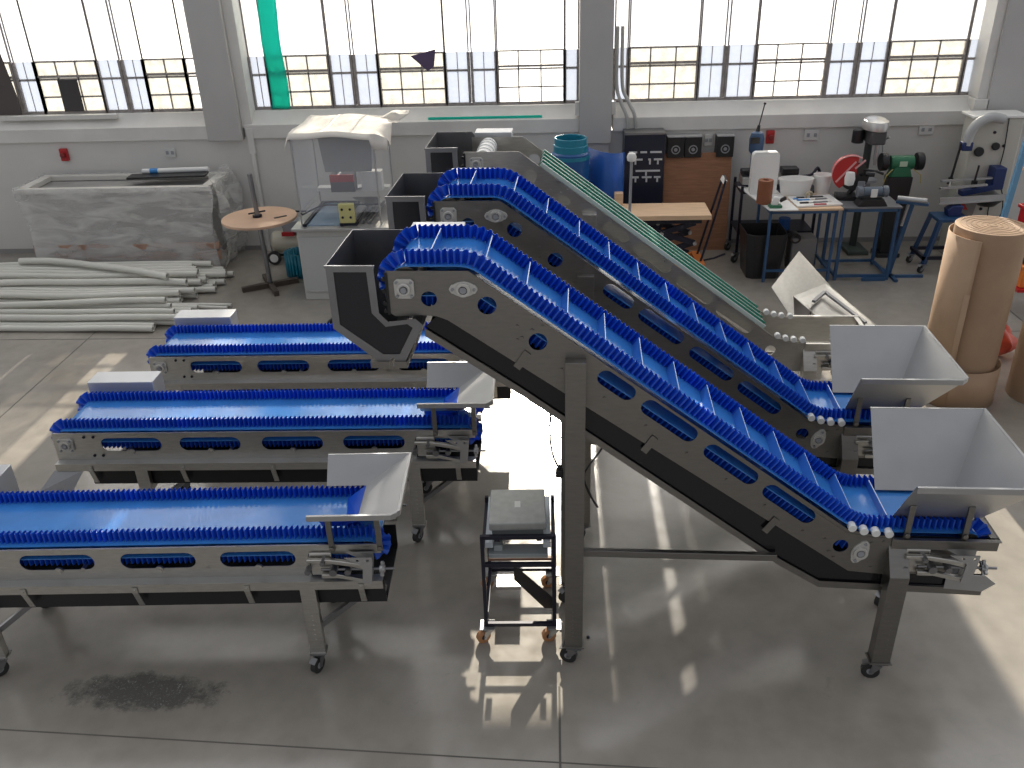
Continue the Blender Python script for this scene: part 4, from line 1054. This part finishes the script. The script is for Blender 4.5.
b = MB(); b.cbox((.08,0,.09),(.08,.04,.04), ry=-.5); b.build('grip', BLACKP, t, bevel=.01)
t = thing('plastic_canister', 'tall white plastic canister standing on the white board, blue drill behind it', 'canister', (2.50,10.36,.901))
b = MB(); pr = []
for i in range(9):
    a = PI/2*i/8; pr.append((.155-.05+.05*math.cos(a), .42-.05+.05*math.sin(a)))
o2 = [(-.155,0),(.155,0)]+[(.105+.05*math.cos(PI/2*i/8), .44+.05*math.sin(PI/2*i/8)) for i in range(9)]+[(-.105+.05*math.cos(PI/2+PI/2*i/8), .44+.05*math.sin(PI/2+PI/2*i/8)) for i in range(9)]
b.plate(o2, a=-.05, b=.05); b.build('body', WHITEP, t, bevel=.012)
b = MB(); o3 = [(x*.78, .03+z*.86) for x, z in o2]; b.plate(o3, a=-.054, b=-.05); b.build('front_ridge', WHITEP, t, bevel=.004)
t = thing('cordless_drill', 'blue drill with long black bit standing upright behind the white canister', 'drill', (2.46,10.72,1.06))
b = MB(); b.lathe((0,0,.34),[(.05,-.34),(.055,-.12),(.085,-.08),(.09,.06),(.07,.13),(.03,.15)],n=20,sx=1,sy=.8); b.build('body', mat('blue_tool', (.05,.10,.20), .4), t)
b = MB(); b.box(-.09,.02,-.08,-.06,.36,.43); b.build('grip_band', BLACKP, t)
b = MB(); b.cyl((0,0,.48),(.01,0,.56),.026,.016); b.build('chuck', BLACKP, t)
b = MB(); b.cyl((.01,0,.56),(.05,0,.80),.007); b.cyl((.05,0,.80),(.055,0,.82),.016); b.build('bit', BLACKP, t)
t = thing('plastic_tub', 'low white plastic tub behind the tool tray', 'tub', (2.87,10.30,.887))
def tub(t, rx, ry, h, m, tp=.9, n=40, nm='tub_body'):
    b = MB(); b.lathe((0,0,0),[(.9*tp,0),(1,h),(1.04,h),(1.04,h-.015),(1.0,h-.02),(.96,h-.005),(.86*tp,.01),(0.0,.01)],n=n,sx=rx,sy=ry); return b.build(nm, m, t)
tub(t,.20,.12,.20,WHITEP)
t = thing('bucket', 'round white bucket beside the low white tub, right end of the work table', 'bucket', (3.19,10.34,.887)); tub(t,.105,.105,.23,WHITEP,.8)
b = MB(); b.ring((.0,-.15,0),(.0,-.12,0),.05,.03); o = b.build('tape_roll', mat('tan_tape', (.45,.40,.30), .5), bevel=.003); o.location = (2.94,10.27,.952); o.rotation_euler = (.2,.3,.5)
tag(o, 'roll of tan tape leaning against the white tub', 'tape')
# black waste bin
t = thing('waste_bin', 'large black open plastic bin on the floor in front of the work table', 'bin', (2.50,10.07,0))
b = MB(); hexo = lambda s, z: [(s*x, s*y, z) for x, y in ((-.24,-.20),(-.16,-.26),(.18,-.26),(.24,-.20),(.24,.24),(-.24,.24))]
vs = hexo(.80,0)+hexo(1,.55)+hexo(.95,.55)+hexo(.76,.02); fs = [tuple(range(6))]
for k_ in range(3):
    for i in range(6): fs.append((k_*6+i,k_*6+(i+1)%6,(k_+1)*6+(i+1)%6,(k_+1)*6+i))
fs.append(tuple(range(18,24))); b.add(vs, fs); b.build('bin_body', BLACKP, t, bevel=.004)
t = thing('small_machine', 'grey small machine standing under the work table', 'machine', (2.99,10.20,0)); 
b = MB(); b.box(-.14,.16,-.12,.12,.03,.42); b.build('body', mat('dusty_grey', (.22,.22,.22), .6), t, bevel=.02)
b = MB(); b.ring((-.10,-.13,.42),(-.10,.0,.42),.06,.04); b.build('carry_ring', BLACKP, t); b = MB(); b.box(-.13,.15,-.11,.11,0,.03); b.build('foot', BLACKM, t)
b = MB(); b.cyl((0,0,0),(0,0,.14),.07); o = b.build('blue_can', mat('can_blue', (.02,.10,.35), .4), bevel=.006); o.location = (2.86,10.55,.392)
tag(o, 'blue can on the lower shelf of the wheeled trolley', 'can')

# ---- blue table with cut-off saw
t = thing('saw_table', 'blue steel table frame with grey top carrying the red cut-off saw', 'table', (3.62,10.02,0))
blue_frame(t, -.30, .30, -.22, .30, .86, .035, .05)
b = MB(); b.box(-.33,.33,-.25,.33,.86,.88); b.build('tabletop', mat('dark_grey_top', (.17,.17,.18), .45), t, bevel=.003)
b = MB(); b.beam((.0,-.26,.02),(.27,-.26,.02),.035,.035); b.build('outrigger', BLUEM, t)
t = thing('cut_off_saw', 'red cut-off saw with round blade guard on the blue table', 'saw', (3.45,10.14,.88), R(-10))
b = MB(); b.box(-.15,.20,-.10,.10,0,.05); b.build('base', BLACKP, t, bevel=.006)
b = MB(); g = [(-.02+.20*math.cos(a),.30+.20*math.sin(a)) for a in [R(70)+R(170)*i/20 for i in range(21)]]+[(-.06,.18),(.04,.28)]
b.plate(g, a=-.045, b=.045); gd = b.build('blade_guard', REDP, t, bevel=.012)
b = MB(); b.tube([(-.02+.205*math.cos(a),-.05,.30+.205*math.sin(a)) for a in [R(60)+R(120)*i/12 for i in range(13)]], .008); b.beam((-.17,-.05,.20),(.02,-.05,.44),.012,.02); b.beam((.02,-.05,.36),(.12,-.05,.46),.012,.02); b.build('guard_trim', mat('pink_trim', (.7,.35,.35), .4), gd)
b = MB(); b.cyl((.03,-.01,.26),(.03,.0,.26),.16,n=40); b.build('blade', mat('dark_blade', (.03,.03,.03), .4), t)
b = MB(); b.lathe((-.03,-.10,.26),[(0,-.09),(.05,-.07),(.06,0),(.045,.07),(0,.08)],n=20); b.build('motor', WHITEP, t)
b = MB(); b.tube([(.0,.03,.05),(.12,.05,.20),(.10,.0,.30)], .028); b.build('arm', BLACKP, t); b = MB(); b.tube([(.12,0,.34),(.26,-.02,.33),(.34,-.02,.30)], .016); b.cyl((.14,-.04,.30),(.24,-.05,.30),.03); b.build('handle', BLACKP, t, bevel=.003)
b = MB(); b.cbox((.12,.02,.14),(.08,.08,.14)); b.build('vice', GREYP, t, bevel=.01)
t = thing('bench_grinder', 'dark bench grinder with pale rest at the front of the blue saw table', 'grinder', (3.62,9.88,.88))
b = MB(); b.plate([(-.17,0),(.17,0),(.12,.08),(-.12,.08)], a=-.09, b=.09); b.build('base', BLACKP, t, bevel=.01)
b = MB(); b.cyl((-.11,0,.15),(.11,0,.15),.055); b.build('motor', mat('slate_blue', (.10,.13,.17), .4), t, bevel=.01)
for s in (-1,1):
    b = MB(); b.cyl((s*.11,0,.15),(s*.17,0,.15),.065); b.build('wheel_guard', mat('slate_guard', (.13,.15,.18), .4), t, bevel=.008)
b = MB(); b.box(-.03,.04,-.062,-.052,.10,.19); b.build('label_plate', WHITEP, t)
# drill press
t = thing('drill_press', 'tall drill press with silver rounded head behind the red saw', 'drill press', (3.86,10.86,0))
b = MB(); b.box(-.14,.12,-.22,.18,0,.05); b.build('base', mat('press_green_grey', (.05,.07,.06), .5), t, bevel=.01)
b = MB(); b.cyl((0,.05,.05),(0,.05,1.50),.045); b.build('column', mat('green_black', (.04,.05,.05), .4), t)
b = MB(); b.lathe((0,0,0),[(.0,0),(.15,0),(.155,.05),(.14,.10),(.09,.13),(0,.14)],n=28,sx=.95,sy=1.45); o = b.build('belt_cover', mat('silver_paint', (.60,.59,.57), .28, .6), t); o.location = (0,-.08,1.54)
b = MB(); b.box(-.09,.09,-.26,.05,1.38,1.54); b.build('head', mat('dark_head', (.08,.08,.08), .4), t, bevel=.02)
b = MB(); b.cyl((.01,-.22,1.20),(.01,-.22,1.42),.028); b.cyl((.01,-.22,1.14),(.01,-.22,1.20),.018); b.build('spindle', STEELL, t)
b = MB(); b.cyl((-.16,.0,1.36),(-.16,.0,1.52),.07); b.build('motor', BLACKP, t, bevel=.01)
for a in (30,150,270):
    b = MB(); b.cyl((.10,-.12,1.40),(.12,-.12+.14*math.cos(R(a)),1.40+.14*math.sin(R(a))),.008); b.lathe((.12,-.12+.14*math.cos(R(a)),1.40+.14*math.sin(R(a))),[(0,-.018),(.018,0),(0,.018)],n=10); b.build('feed_handle', STEELL, t)
b = MB(); b.cyl((-.02,-.12,.92),(-.02,-.12,.95),.12); b.box(-.03,.03,-.14,.06,.86,.92); b.build('work_table', GREYP, t)
# pedestal grinder green
t = thing('pedestal_grinder', 'green bench grinder on a black pedestal, right of the drill press', 'grinder', (4.19,10.66,0))
b = MB(); b.box(-.14,.14,-.12,.12,0,.05); b.plate([(-.10,.05),(.10,.05),(.14,1.0),(-.14,1.0)], a=-.09, b=.09); b.build('pedestal', BLACKP, t, bevel=.006)
b = MB(); b.cyl((-.14,0,1.16),(.14,0,1.16),.085); b.plate([(-.13,1.0),(.13,1.0),(.09,1.12),(-.09,1.12)], a=-.08, b=.08); b.build('motor', GREENP, t, bevel=.012)
for s in (-1,1):
    b = MB(); b.cyl((s*.17,0,1.17),(s*.25,0,1.17),.105,n=28); b.box(s*.21-.05,s*.21+.05,-.13,.0,1.20,1.29) if 0 else None; b.build('wheel_guard', BLACKP, t, bevel=.01)
    b = MB(); b.tube([(s*.12,-.09,1.10),(s*.20,-.14,1.04),(s*.22,-.13,.94)], .006); b.build('guard_stay', mat('brass_rod', (.45,.38,.12), .4), t)
b = MB(); b.box(-.045,.045,-.088,-.08,1.13,1.19); b.build('rating_plate', mat('pale_green_plate', (.5,.6,.45), .5), t)
# roller stand
t = thing('roller_stand', 'blue roller stand leaning beside the blue saw table', 'stand', (4.02,9.86,0))
b = MB(); b.beam((-.02,.12,.0),(.06,0,.90),.05,.05,(1,0,0)); b.build('post', BLUEM, t, bevel=.003)
b = MB(); b.beam((.015,.03,.62),(.04,.0,.88),.03,.06,(1,0,0)); b.build('slide', STEELL, t)
b = MB(); b.cyl((-.08,.08,.93),(.20,-.06,.93),.032); b.build('roller', STEELL, t, bevel=.004)
b = MB(); b.beam((-.09,.08,.895),(.22,-.07,.895),.06,.03); b.build('cradle', BLUEM, t, bevel=.003)
b = MB(); b.box(-.04,.34,-.02,.02,0,.03); b.box(-.04,.0,-.16,.24,0,.03); b.build('foot', BLUEM, t)

# ---- band saw
t = thing('band_saw', 'tall cream band saw with blue trim near the right end of the back wall', 'band saw', (5.22,10.66,0))
CRM = mat('cream_machine', (.55,.54,.48), .4); DB = mat('dark_blue_cover', (.012,.03,.13), .4)
b = MB(); b.box(-.26,.30,-.02,.30,0,1.66); b.build('body', CRM, t, bevel=.02)
b = MB(); b.box(-.30,.34,-.04,.32,1.66,1.69); b.build('top_cover', WHITEP, t, bevel=.006)
b = MB(); pts = [(.02,-.08,1.66),(-.14,-.11,1.69),(-.28,-.12,1.63),(-.345,-.12,1.52),(-.36,-.12,1.38)]; b.tube(spline(pts), [.056]*33, n=14); b.build('arched_arm', mat('pale_grey_arm', (.45,.46,.46), .35), t)
b = MB(); b.box(-.42,-.30,-.17,-.06,1.32,1.42); b.build('arm_cap', DB, t, bevel=.01)
b = MB(); b.cyl((-.46,-.12,.96),(-.42,-.12,1.40),.014); b.cyl((-.465,-.12,.92),(-.46,-.12,1.0),.028); b.build('blade_guide', BLACKP, t)
b = MB(); b.plate([(-.72,-.52),(-.10,-.42),(.10,-.36),(.14,.0),(-.30,.0),(-.5,-.30)], a=.78, b=.805, ax='z'); b.build('saw_table', STEELL, t, bevel=.003)
b = MB(); b.plate([(-.70,-.50),(.12,-.38),(.12,-.36),(-.70,-.48)], a=.80, b=.86, ax='z'); b.build('table_edge', STEELL, t)
b = MB(); b.beam((-.60,-.20,.98),(.0,-.16,1.00),.05,.02); b.beam((-.66,-.34,.93),(-.1,-.28,.95),.04,.02); b.beam((-.5,-.22,.97),(-.55,-.34,.94),.02,.02); b.build('fence', STEELL, t)
b = MB(); b.box(.0,.14,-.20,-.02,.86,1.12); b.build('blade_cover', DB, t, bevel=.01)
b = MB(); b.beam((-.36,-.22,.84),(.02,-.18,.90),.10,.06); b.build('clamp_block', DB, t)
b = MB(); b.cyl((-.22,-.20,.84),(-.20,-.20,1.16),.012); b.cbox((-.21,-.2,.92),(.05,.05,.12)); b.build('upright_guide', BLACKP, t)
b = MB(); b.plate([(-.46,.74),(-.14,.74),(-.18,.52),(-.36,.60)], a=-.24, b=-.08); b.build('chip_guard', mat('grey_guard', (.22,.21,.20), .5), t)
b = MB(); b.plate([(-.34,.72),(-.30,.72),(-.24,.64),(-.30,.64)], a=-.246, b=-.24); b.build('warning_mark', REDP, t)
b = MB(); b.lathe((.02,-.12,.70),[(.0,-.06),(.10,-.04),(.16,.02),(.16,.05)],n=24); b.build('trunnion', BLACKP, t)
for kx, kz, kr in ((-.16,1.28,.055),(.02,1.34,.045)): b = MB(); b.cyl((kx,-.02,kz),(kx,-.06,kz),kr); b.build('tension_knob', BLACKP, t, bevel=.008)
for (x,z) in ((-.02,1.50),(.12,1.34),(-.16,.44),(.0,.38),(.14,.42),(.02,.58),(-.08,.30)):
    b = MB(); b.cyl((x,-.02,z),(x,-.03,z),.018,n=12); b.build('bolt_cap', BLACKM, t)
b = MB(); b.tube(spline([(.10,-.04,1.66),(.12,-.05,1.3),(.12,-.05,1.0),(.14,-.22,.80),(.24,-.10,.55),(.20,-.05,.42),(.12,-.05,.46),(.10,-.05,.62),(.14,-.1,.78)]), .007); b.build('power_cord', CABLE, t)
b = MB(); b.lathe((.05,-.06,.18),[(.0,-.01),(.16,0),(.18,.05),(.12,.09),(0,.10)],n=24); b.build('foot_cover', BLACKP, t)
t = thing('machine_stand', 'blue steel machine stand on castors left of the band saw', 'stand', (4.66,10.20,0))
b = MB(); b.box(-.16,.20,-.16,.16,.60,.64); b.build('top', BLUEM, t, bevel=.004)
b = MB(); b.plate([(-.02,.64),(.12,.64),(.14,.765),(.02,.765),(-.04,.72)], a=-.06, b=.06); b.build('blue_upright', DB, t, bevel=.01)
for (x,y) in ((-.14,-.14),(.18,-.14),(-.14,.14),(.18,.14)):
    b = MB(); b.beam((x,y,.60),(x*1.5-.04,y*1.3,.10),.05,.05); b.build('leg', mat('navy_leg', (.015,.05,.13), .4), t, bevel=.003)
    caster(x*1.5-.04, y*1.3, t, rw=.045, swing=R(30), top=.11)
b = MB(); b.box(-.28,.26,-.20,-.17,.16,.20); b.box(-.28,.26,.17,.20,.16,.20); b.box(-.28,-.24,-.2,.2,.16,.2); b.build('stretcher', BLACKM, t)

# ---- cardboard rolls
def card_roll(t, rr, h, flap):
    b = MB(); b.cyl((0,0,0),(0,0,h),rr,n=48); b.build('core_roll', CARD, t, bevel=.003)
    b = MB()
    for k in range(1,7):
        b.ring((0,0,h),(0,0,h+.003),rr*k/7+.003,rr*k/7-.001,n=40)
    b.cyl((0,0,h),(0,0,h+.002),.02); b.build('layer_edges', mat('card_edge', (.42,.30,.20), .9), t)
    if flap:
        def seg(a0, a1, z0, z1, r0, r1):
            b = MB(); b.grid(lambda i,j: ((r0+(r1-r0)*i)*math.cos(a0+(a1-a0)*i), (r0+(r1-r0)*i)*math.sin(a0+(a1-a0)*i), z0+(z1-z0)*j), 24, 2)
            return b
        seg(R(110), R(236), .0, 1.50, rr+.02, rr+.055).build('loose_sheet', CARD, t, solid=.006, smooth=60)
        seg(R(262), R(275), .40, 1.18, rr+.06, rr+.05).build('torn_sheet', CARD, t, solid=.006, smooth=60) if 0 else None
        seg(R(229), R(236.5), .0, 1.05, rr+.058, rr+.059).build('torn_strip', CARD, t, solid=.006, smooth=60)
        seg(R(232), R(400), 0, .36, rr+.055, rr+.03).build('lower_sheet', CARD, t, solid=.006, smooth=60)
    return t
card_roll(thing('cardboard_roll', 'tall upright roll of brown cardboard, its outer layer torn open, behind the far hopper', 'cardboard roll', (3.56,6.98,0), group=None), .275, 1.55, True)
card_roll(thing('cardboard_roll', 'second brown cardboard roll, mostly cut off by the right edge of the photo', 'cardboard roll', (4.30,6.95,0)), .27, 1.10, False)

# ---- right edge rack
t = thing('storage_rack', 'leaning light blue steel rack post with shelves at the right edge of the photo', 'rack', (4.66,8.6,0))
b = MB(); b.beam((-.24,0,0),(-.10,0,2.6),.05,.05,(1,0,0)); b.build('post', mat('sky_blue_paint', (.13,.30,.48), .4), t, bevel=.003)
b = MB(); b.beam((.9,0,0),(.9,0,2.6),.05,.05,(1,0,0)); b.build('post', mat('navy_post', (.03,.05,.2), .4), t)
for z in (.30,.85,1.45,2.0):
    b = MB(); b.box(.14,.9,.0,.5,z,z+.03); b.build('shelf', WOODL if z > 1.3 else REDP, t)
for z, m_, lb in ((.33,ORANGE,'orange plastic crate on the lowest shelf of the blue rack'),(.88,REDP,'red plastic crate on the second shelf of the blue rack'),(1.48,CARD,'brown box on the upper shelf of the blue rack')):
    b = MB(); b.box(.18,.72,.05,.42,0,.24); b.box(.16,.74,.03,.44,.20,.24); o = b.build('storage_crate', m_, bevel=.01); o.location = (4.66,8.6,z+.001); tag(o, lb, 'crate', 'crates on the blue rack')
t = thing('plastic_bag', 'red and white bagged items on the floor between the two cardboard rolls', 'bag', (4.25,7.75,0))
b = MB(); b.grid(lambda i,j: ((.17+.03*math.sin(5*2*PI*i+6*j)+.02*math.sin(9*2*PI*i))*math.cos(2*PI*i)*math.sin(.25+2.6*j), (.15+.03*math.cos(4*2*PI*i+7*j))*math.sin(2*PI*i)*math.sin(.25+2.6*j), .30*j+.03*math.sin(3*2*PI*i)*j), 40, 14); b.build('red_bag', mat('orange_red_bag', (.55,.07,.03), .5, noise=.3, nscale=9, bump=.5, bscale=8), t)
b = MB(); b.lathe((-.10,-.02,.26),[(.06,0),(.09,.05),(.06,.12),(.02,.14)],n=14); b.build('white_bag', mat('white_bag_film', (.75,.74,.7), .4, bump=.5, bscale=9), t)

# ---- loose hopper parts behind the third incline tail
t = thing('loose_hopper', 'tilted steel hopper with open tray, propped behind the unfinished incline tail', 'hopper', (0,0,0))
b = MB(); b.sheet([(2.50,8.55,.80),(2.02,7.62,.78),(2.14,7.10,.62),(2.80,7.45,.46),(2.85,7.62,.48)], .004); b.build('back_sheet', STEEL, t)
b = MB(); b.sheet([(2.08,7.10,.90),(2.47,7.50,.86),(2.72,6.78,.74),(2.30,6.68,.78)], .004); tr_ = b.build('tray_sheet', STEEL, t)
b = MB(); b.sheet([(2.47,7.50,.86),(2.55,7.50,.80),(2.82,6.72,.66),(2.74,6.72,.72)], .004); b.sheet([(2.62,7.35,.74),(2.70,7.32,.70),(2.90,6.80,.60),(2.84,6.80,.62)], .004); b.build('folded_edge', STEEL, t)
b = MB(); b.beam((2.22,6.98,.90),(2.38,7.22,.89),.03,.02); b.beam((2.38,7.22,.89),(2.60,6.75,.80),.03,.02); b.build('inner_rim', STEELD, t)
b = MB(); b.sheet([(2.08,7.10,.90),(2.47,7.50,.86),(2.42,7.40,.62),(2.10,7.0,.66)], .004); b.build('rear_wall', STEELD, t)
b = MB(); b.beam((2.62,7.40,.0),(2.62,7.40,.68),.04,.04); b.beam((2.25,7.05,.0),(2.25,7.05,.78),.04,.04); b.build('prop_leg', STEEL, t)

# ---- scale trolley in front
t = thing('scale_trolley', 'small black tube frame trolley on copper castors between the conveyors', 'trolley', (-.21,4.17,0), R(1))
x0, x1, y0, y1 = -.20, .205, -.265, .235
for x in (x0,x1):
    for y, zt in ((y0,.785),(y1,.70)):
        b = MB(); b.box(x-.011,x+.011,y-.011,y+.011,.12,zt); b.build('upright', BLACKM, t, bevel=.001)
for z in (.132,.58,.775):
    b = MB(); b.box(x0,x1,y0-.011,y0+.011,z-.012,z+.012); b.build('crossbar', BLACKM, t, bevel=.001)
b = MB(); b.box(x0,x1,y1-.011,y1+.011,.12,.142); b.build('crossbar', BLACKM, t)
for x in (x0,x1):
    for za in (.12,.64): b = MB(); b.box(x-.010,x+.010,y0,y1,za,za+.02); b.build('side_rail', BLACKM, t)
for z, yy in ((.30,.12),(.44,.20)):
    b = MB(); b.box(x0,x1,yy-.01,yy+.01,z,z+.02); b.build('shelf_bar', mat('rust_brown', (.22,.12,.08), .6), t)
b = MB(); b.box(-.15,.0,.02,.14,.145,.17); b.build('floor_plate', STEELL, t)
for x in (x0+.005,x1-.005):
    for y in (y0+.01,y1-.01):
        f_ = caster(x, y, t, rw=.043, swing=R(30 if x < 0 else 10), top=.118, wm=COPPER)
b = MB(); b.box(-.17,-.135,.20,.235,.50,.56); b.box(.13,.165,.20,.235,.50,.56); b.build('copper_foot', COPPER, t)
for s in (-1,1):
    b = MB(); b.box(s*.165-.022,s*.165+.022,-.22,.235,.662,.70); b.build('white_side_channel', mat('pale_channel', (.55,.60,.64), .4), t, bevel=.003)
b = MB(); b.box(-.17,.17,-.235,-.14,.60,.63); b.box(-.14,-.09,-.21,-.14,.63,.67); b.build('instrument_tray', mat('grey_tray', (.33,.36,.37), .5), t, bevel=.003)
t = thing('platform_scale', 'grey metal platform scale with small white label, on the black trolley', 'scale', (-.215,4.10,.70), R(2))
GALV = mat('galvanised_plate', (.42,.43,.42), .38, .55, noise=.10, nscale=25, rvar=.1)
b = MB(); b.box(-.155,.165,-.17,.165,.10,.15); b.build('weighing_plate', GALV, t, bevel=.006)
b = MB(); b.box(-.14,.15,-.155,.15,.04,.10); b.build('scale_body', mat('slate_body', (.14,.16,.17), .5), t, bevel=.004)
b = MB(); b.box(-.13,-.10,-.14,.14,0,.04); b.box(.11,.14,-.14,.14,0,.04); b.build('foot', BLACKM, t)
b = MB(); b.box(-.012,.022,-.02,.04,.150,.1515); lb_ = b.build('label_sticker', mat('paper_white', (.75,.75,.72), .6), t)
t = thing('angle_profile', 'black steel angle bar leaning inside the trolley, pointing up left', 'bar', (0,0,0))
b = MB(); b.plate([(-.24,.47),(-.20,.44),(.0,.22),(.0,.15),(-.06,.15),(-.24,.37)], a=4.02, b=4.026); b.sheet([(-.24,4.026,.37),(-.06,4.026,.15),(-.06,4.07,.15),(-.24,4.07,.37)],.004); b.build('flange', mat('raw_black_steel', (.03,.03,.033), .4, .5), t)
# debris on floor
for i, (x, y, s_, lb) in enumerate(((.09,4.30,.028,'small black nut on the floor right of the tall post'),(.13,3.98,.014,'tiny dark chip on the floor near the tall post castor'),(.20,3.93,.020,'small dark shaving on the floor near the tall post castor'))):
    b = MB(); b.cyl((0,0,0),(0,0,s_*.6),s_*.5,n=6); o = b.build('floor_debris', BLACKM, bevel=.002); o.location = (x,y,.0005); tag(o, lb, 'debris', 'bits lying on the floor by the tall post')
# dark bent plate on the floor at the chute
t = thing('wedge_plate', 'small black wedge shaped plate behind the nearest discharge chute', 'plate', (-2.33,8.55,0))
b = MB(); b.plate([(-.18,0),(.20,0),(.20,.26)], a=-.05, b=.05); b.build('wedge', BLACKM, t)
t.location = (-2.30,8.7,0)
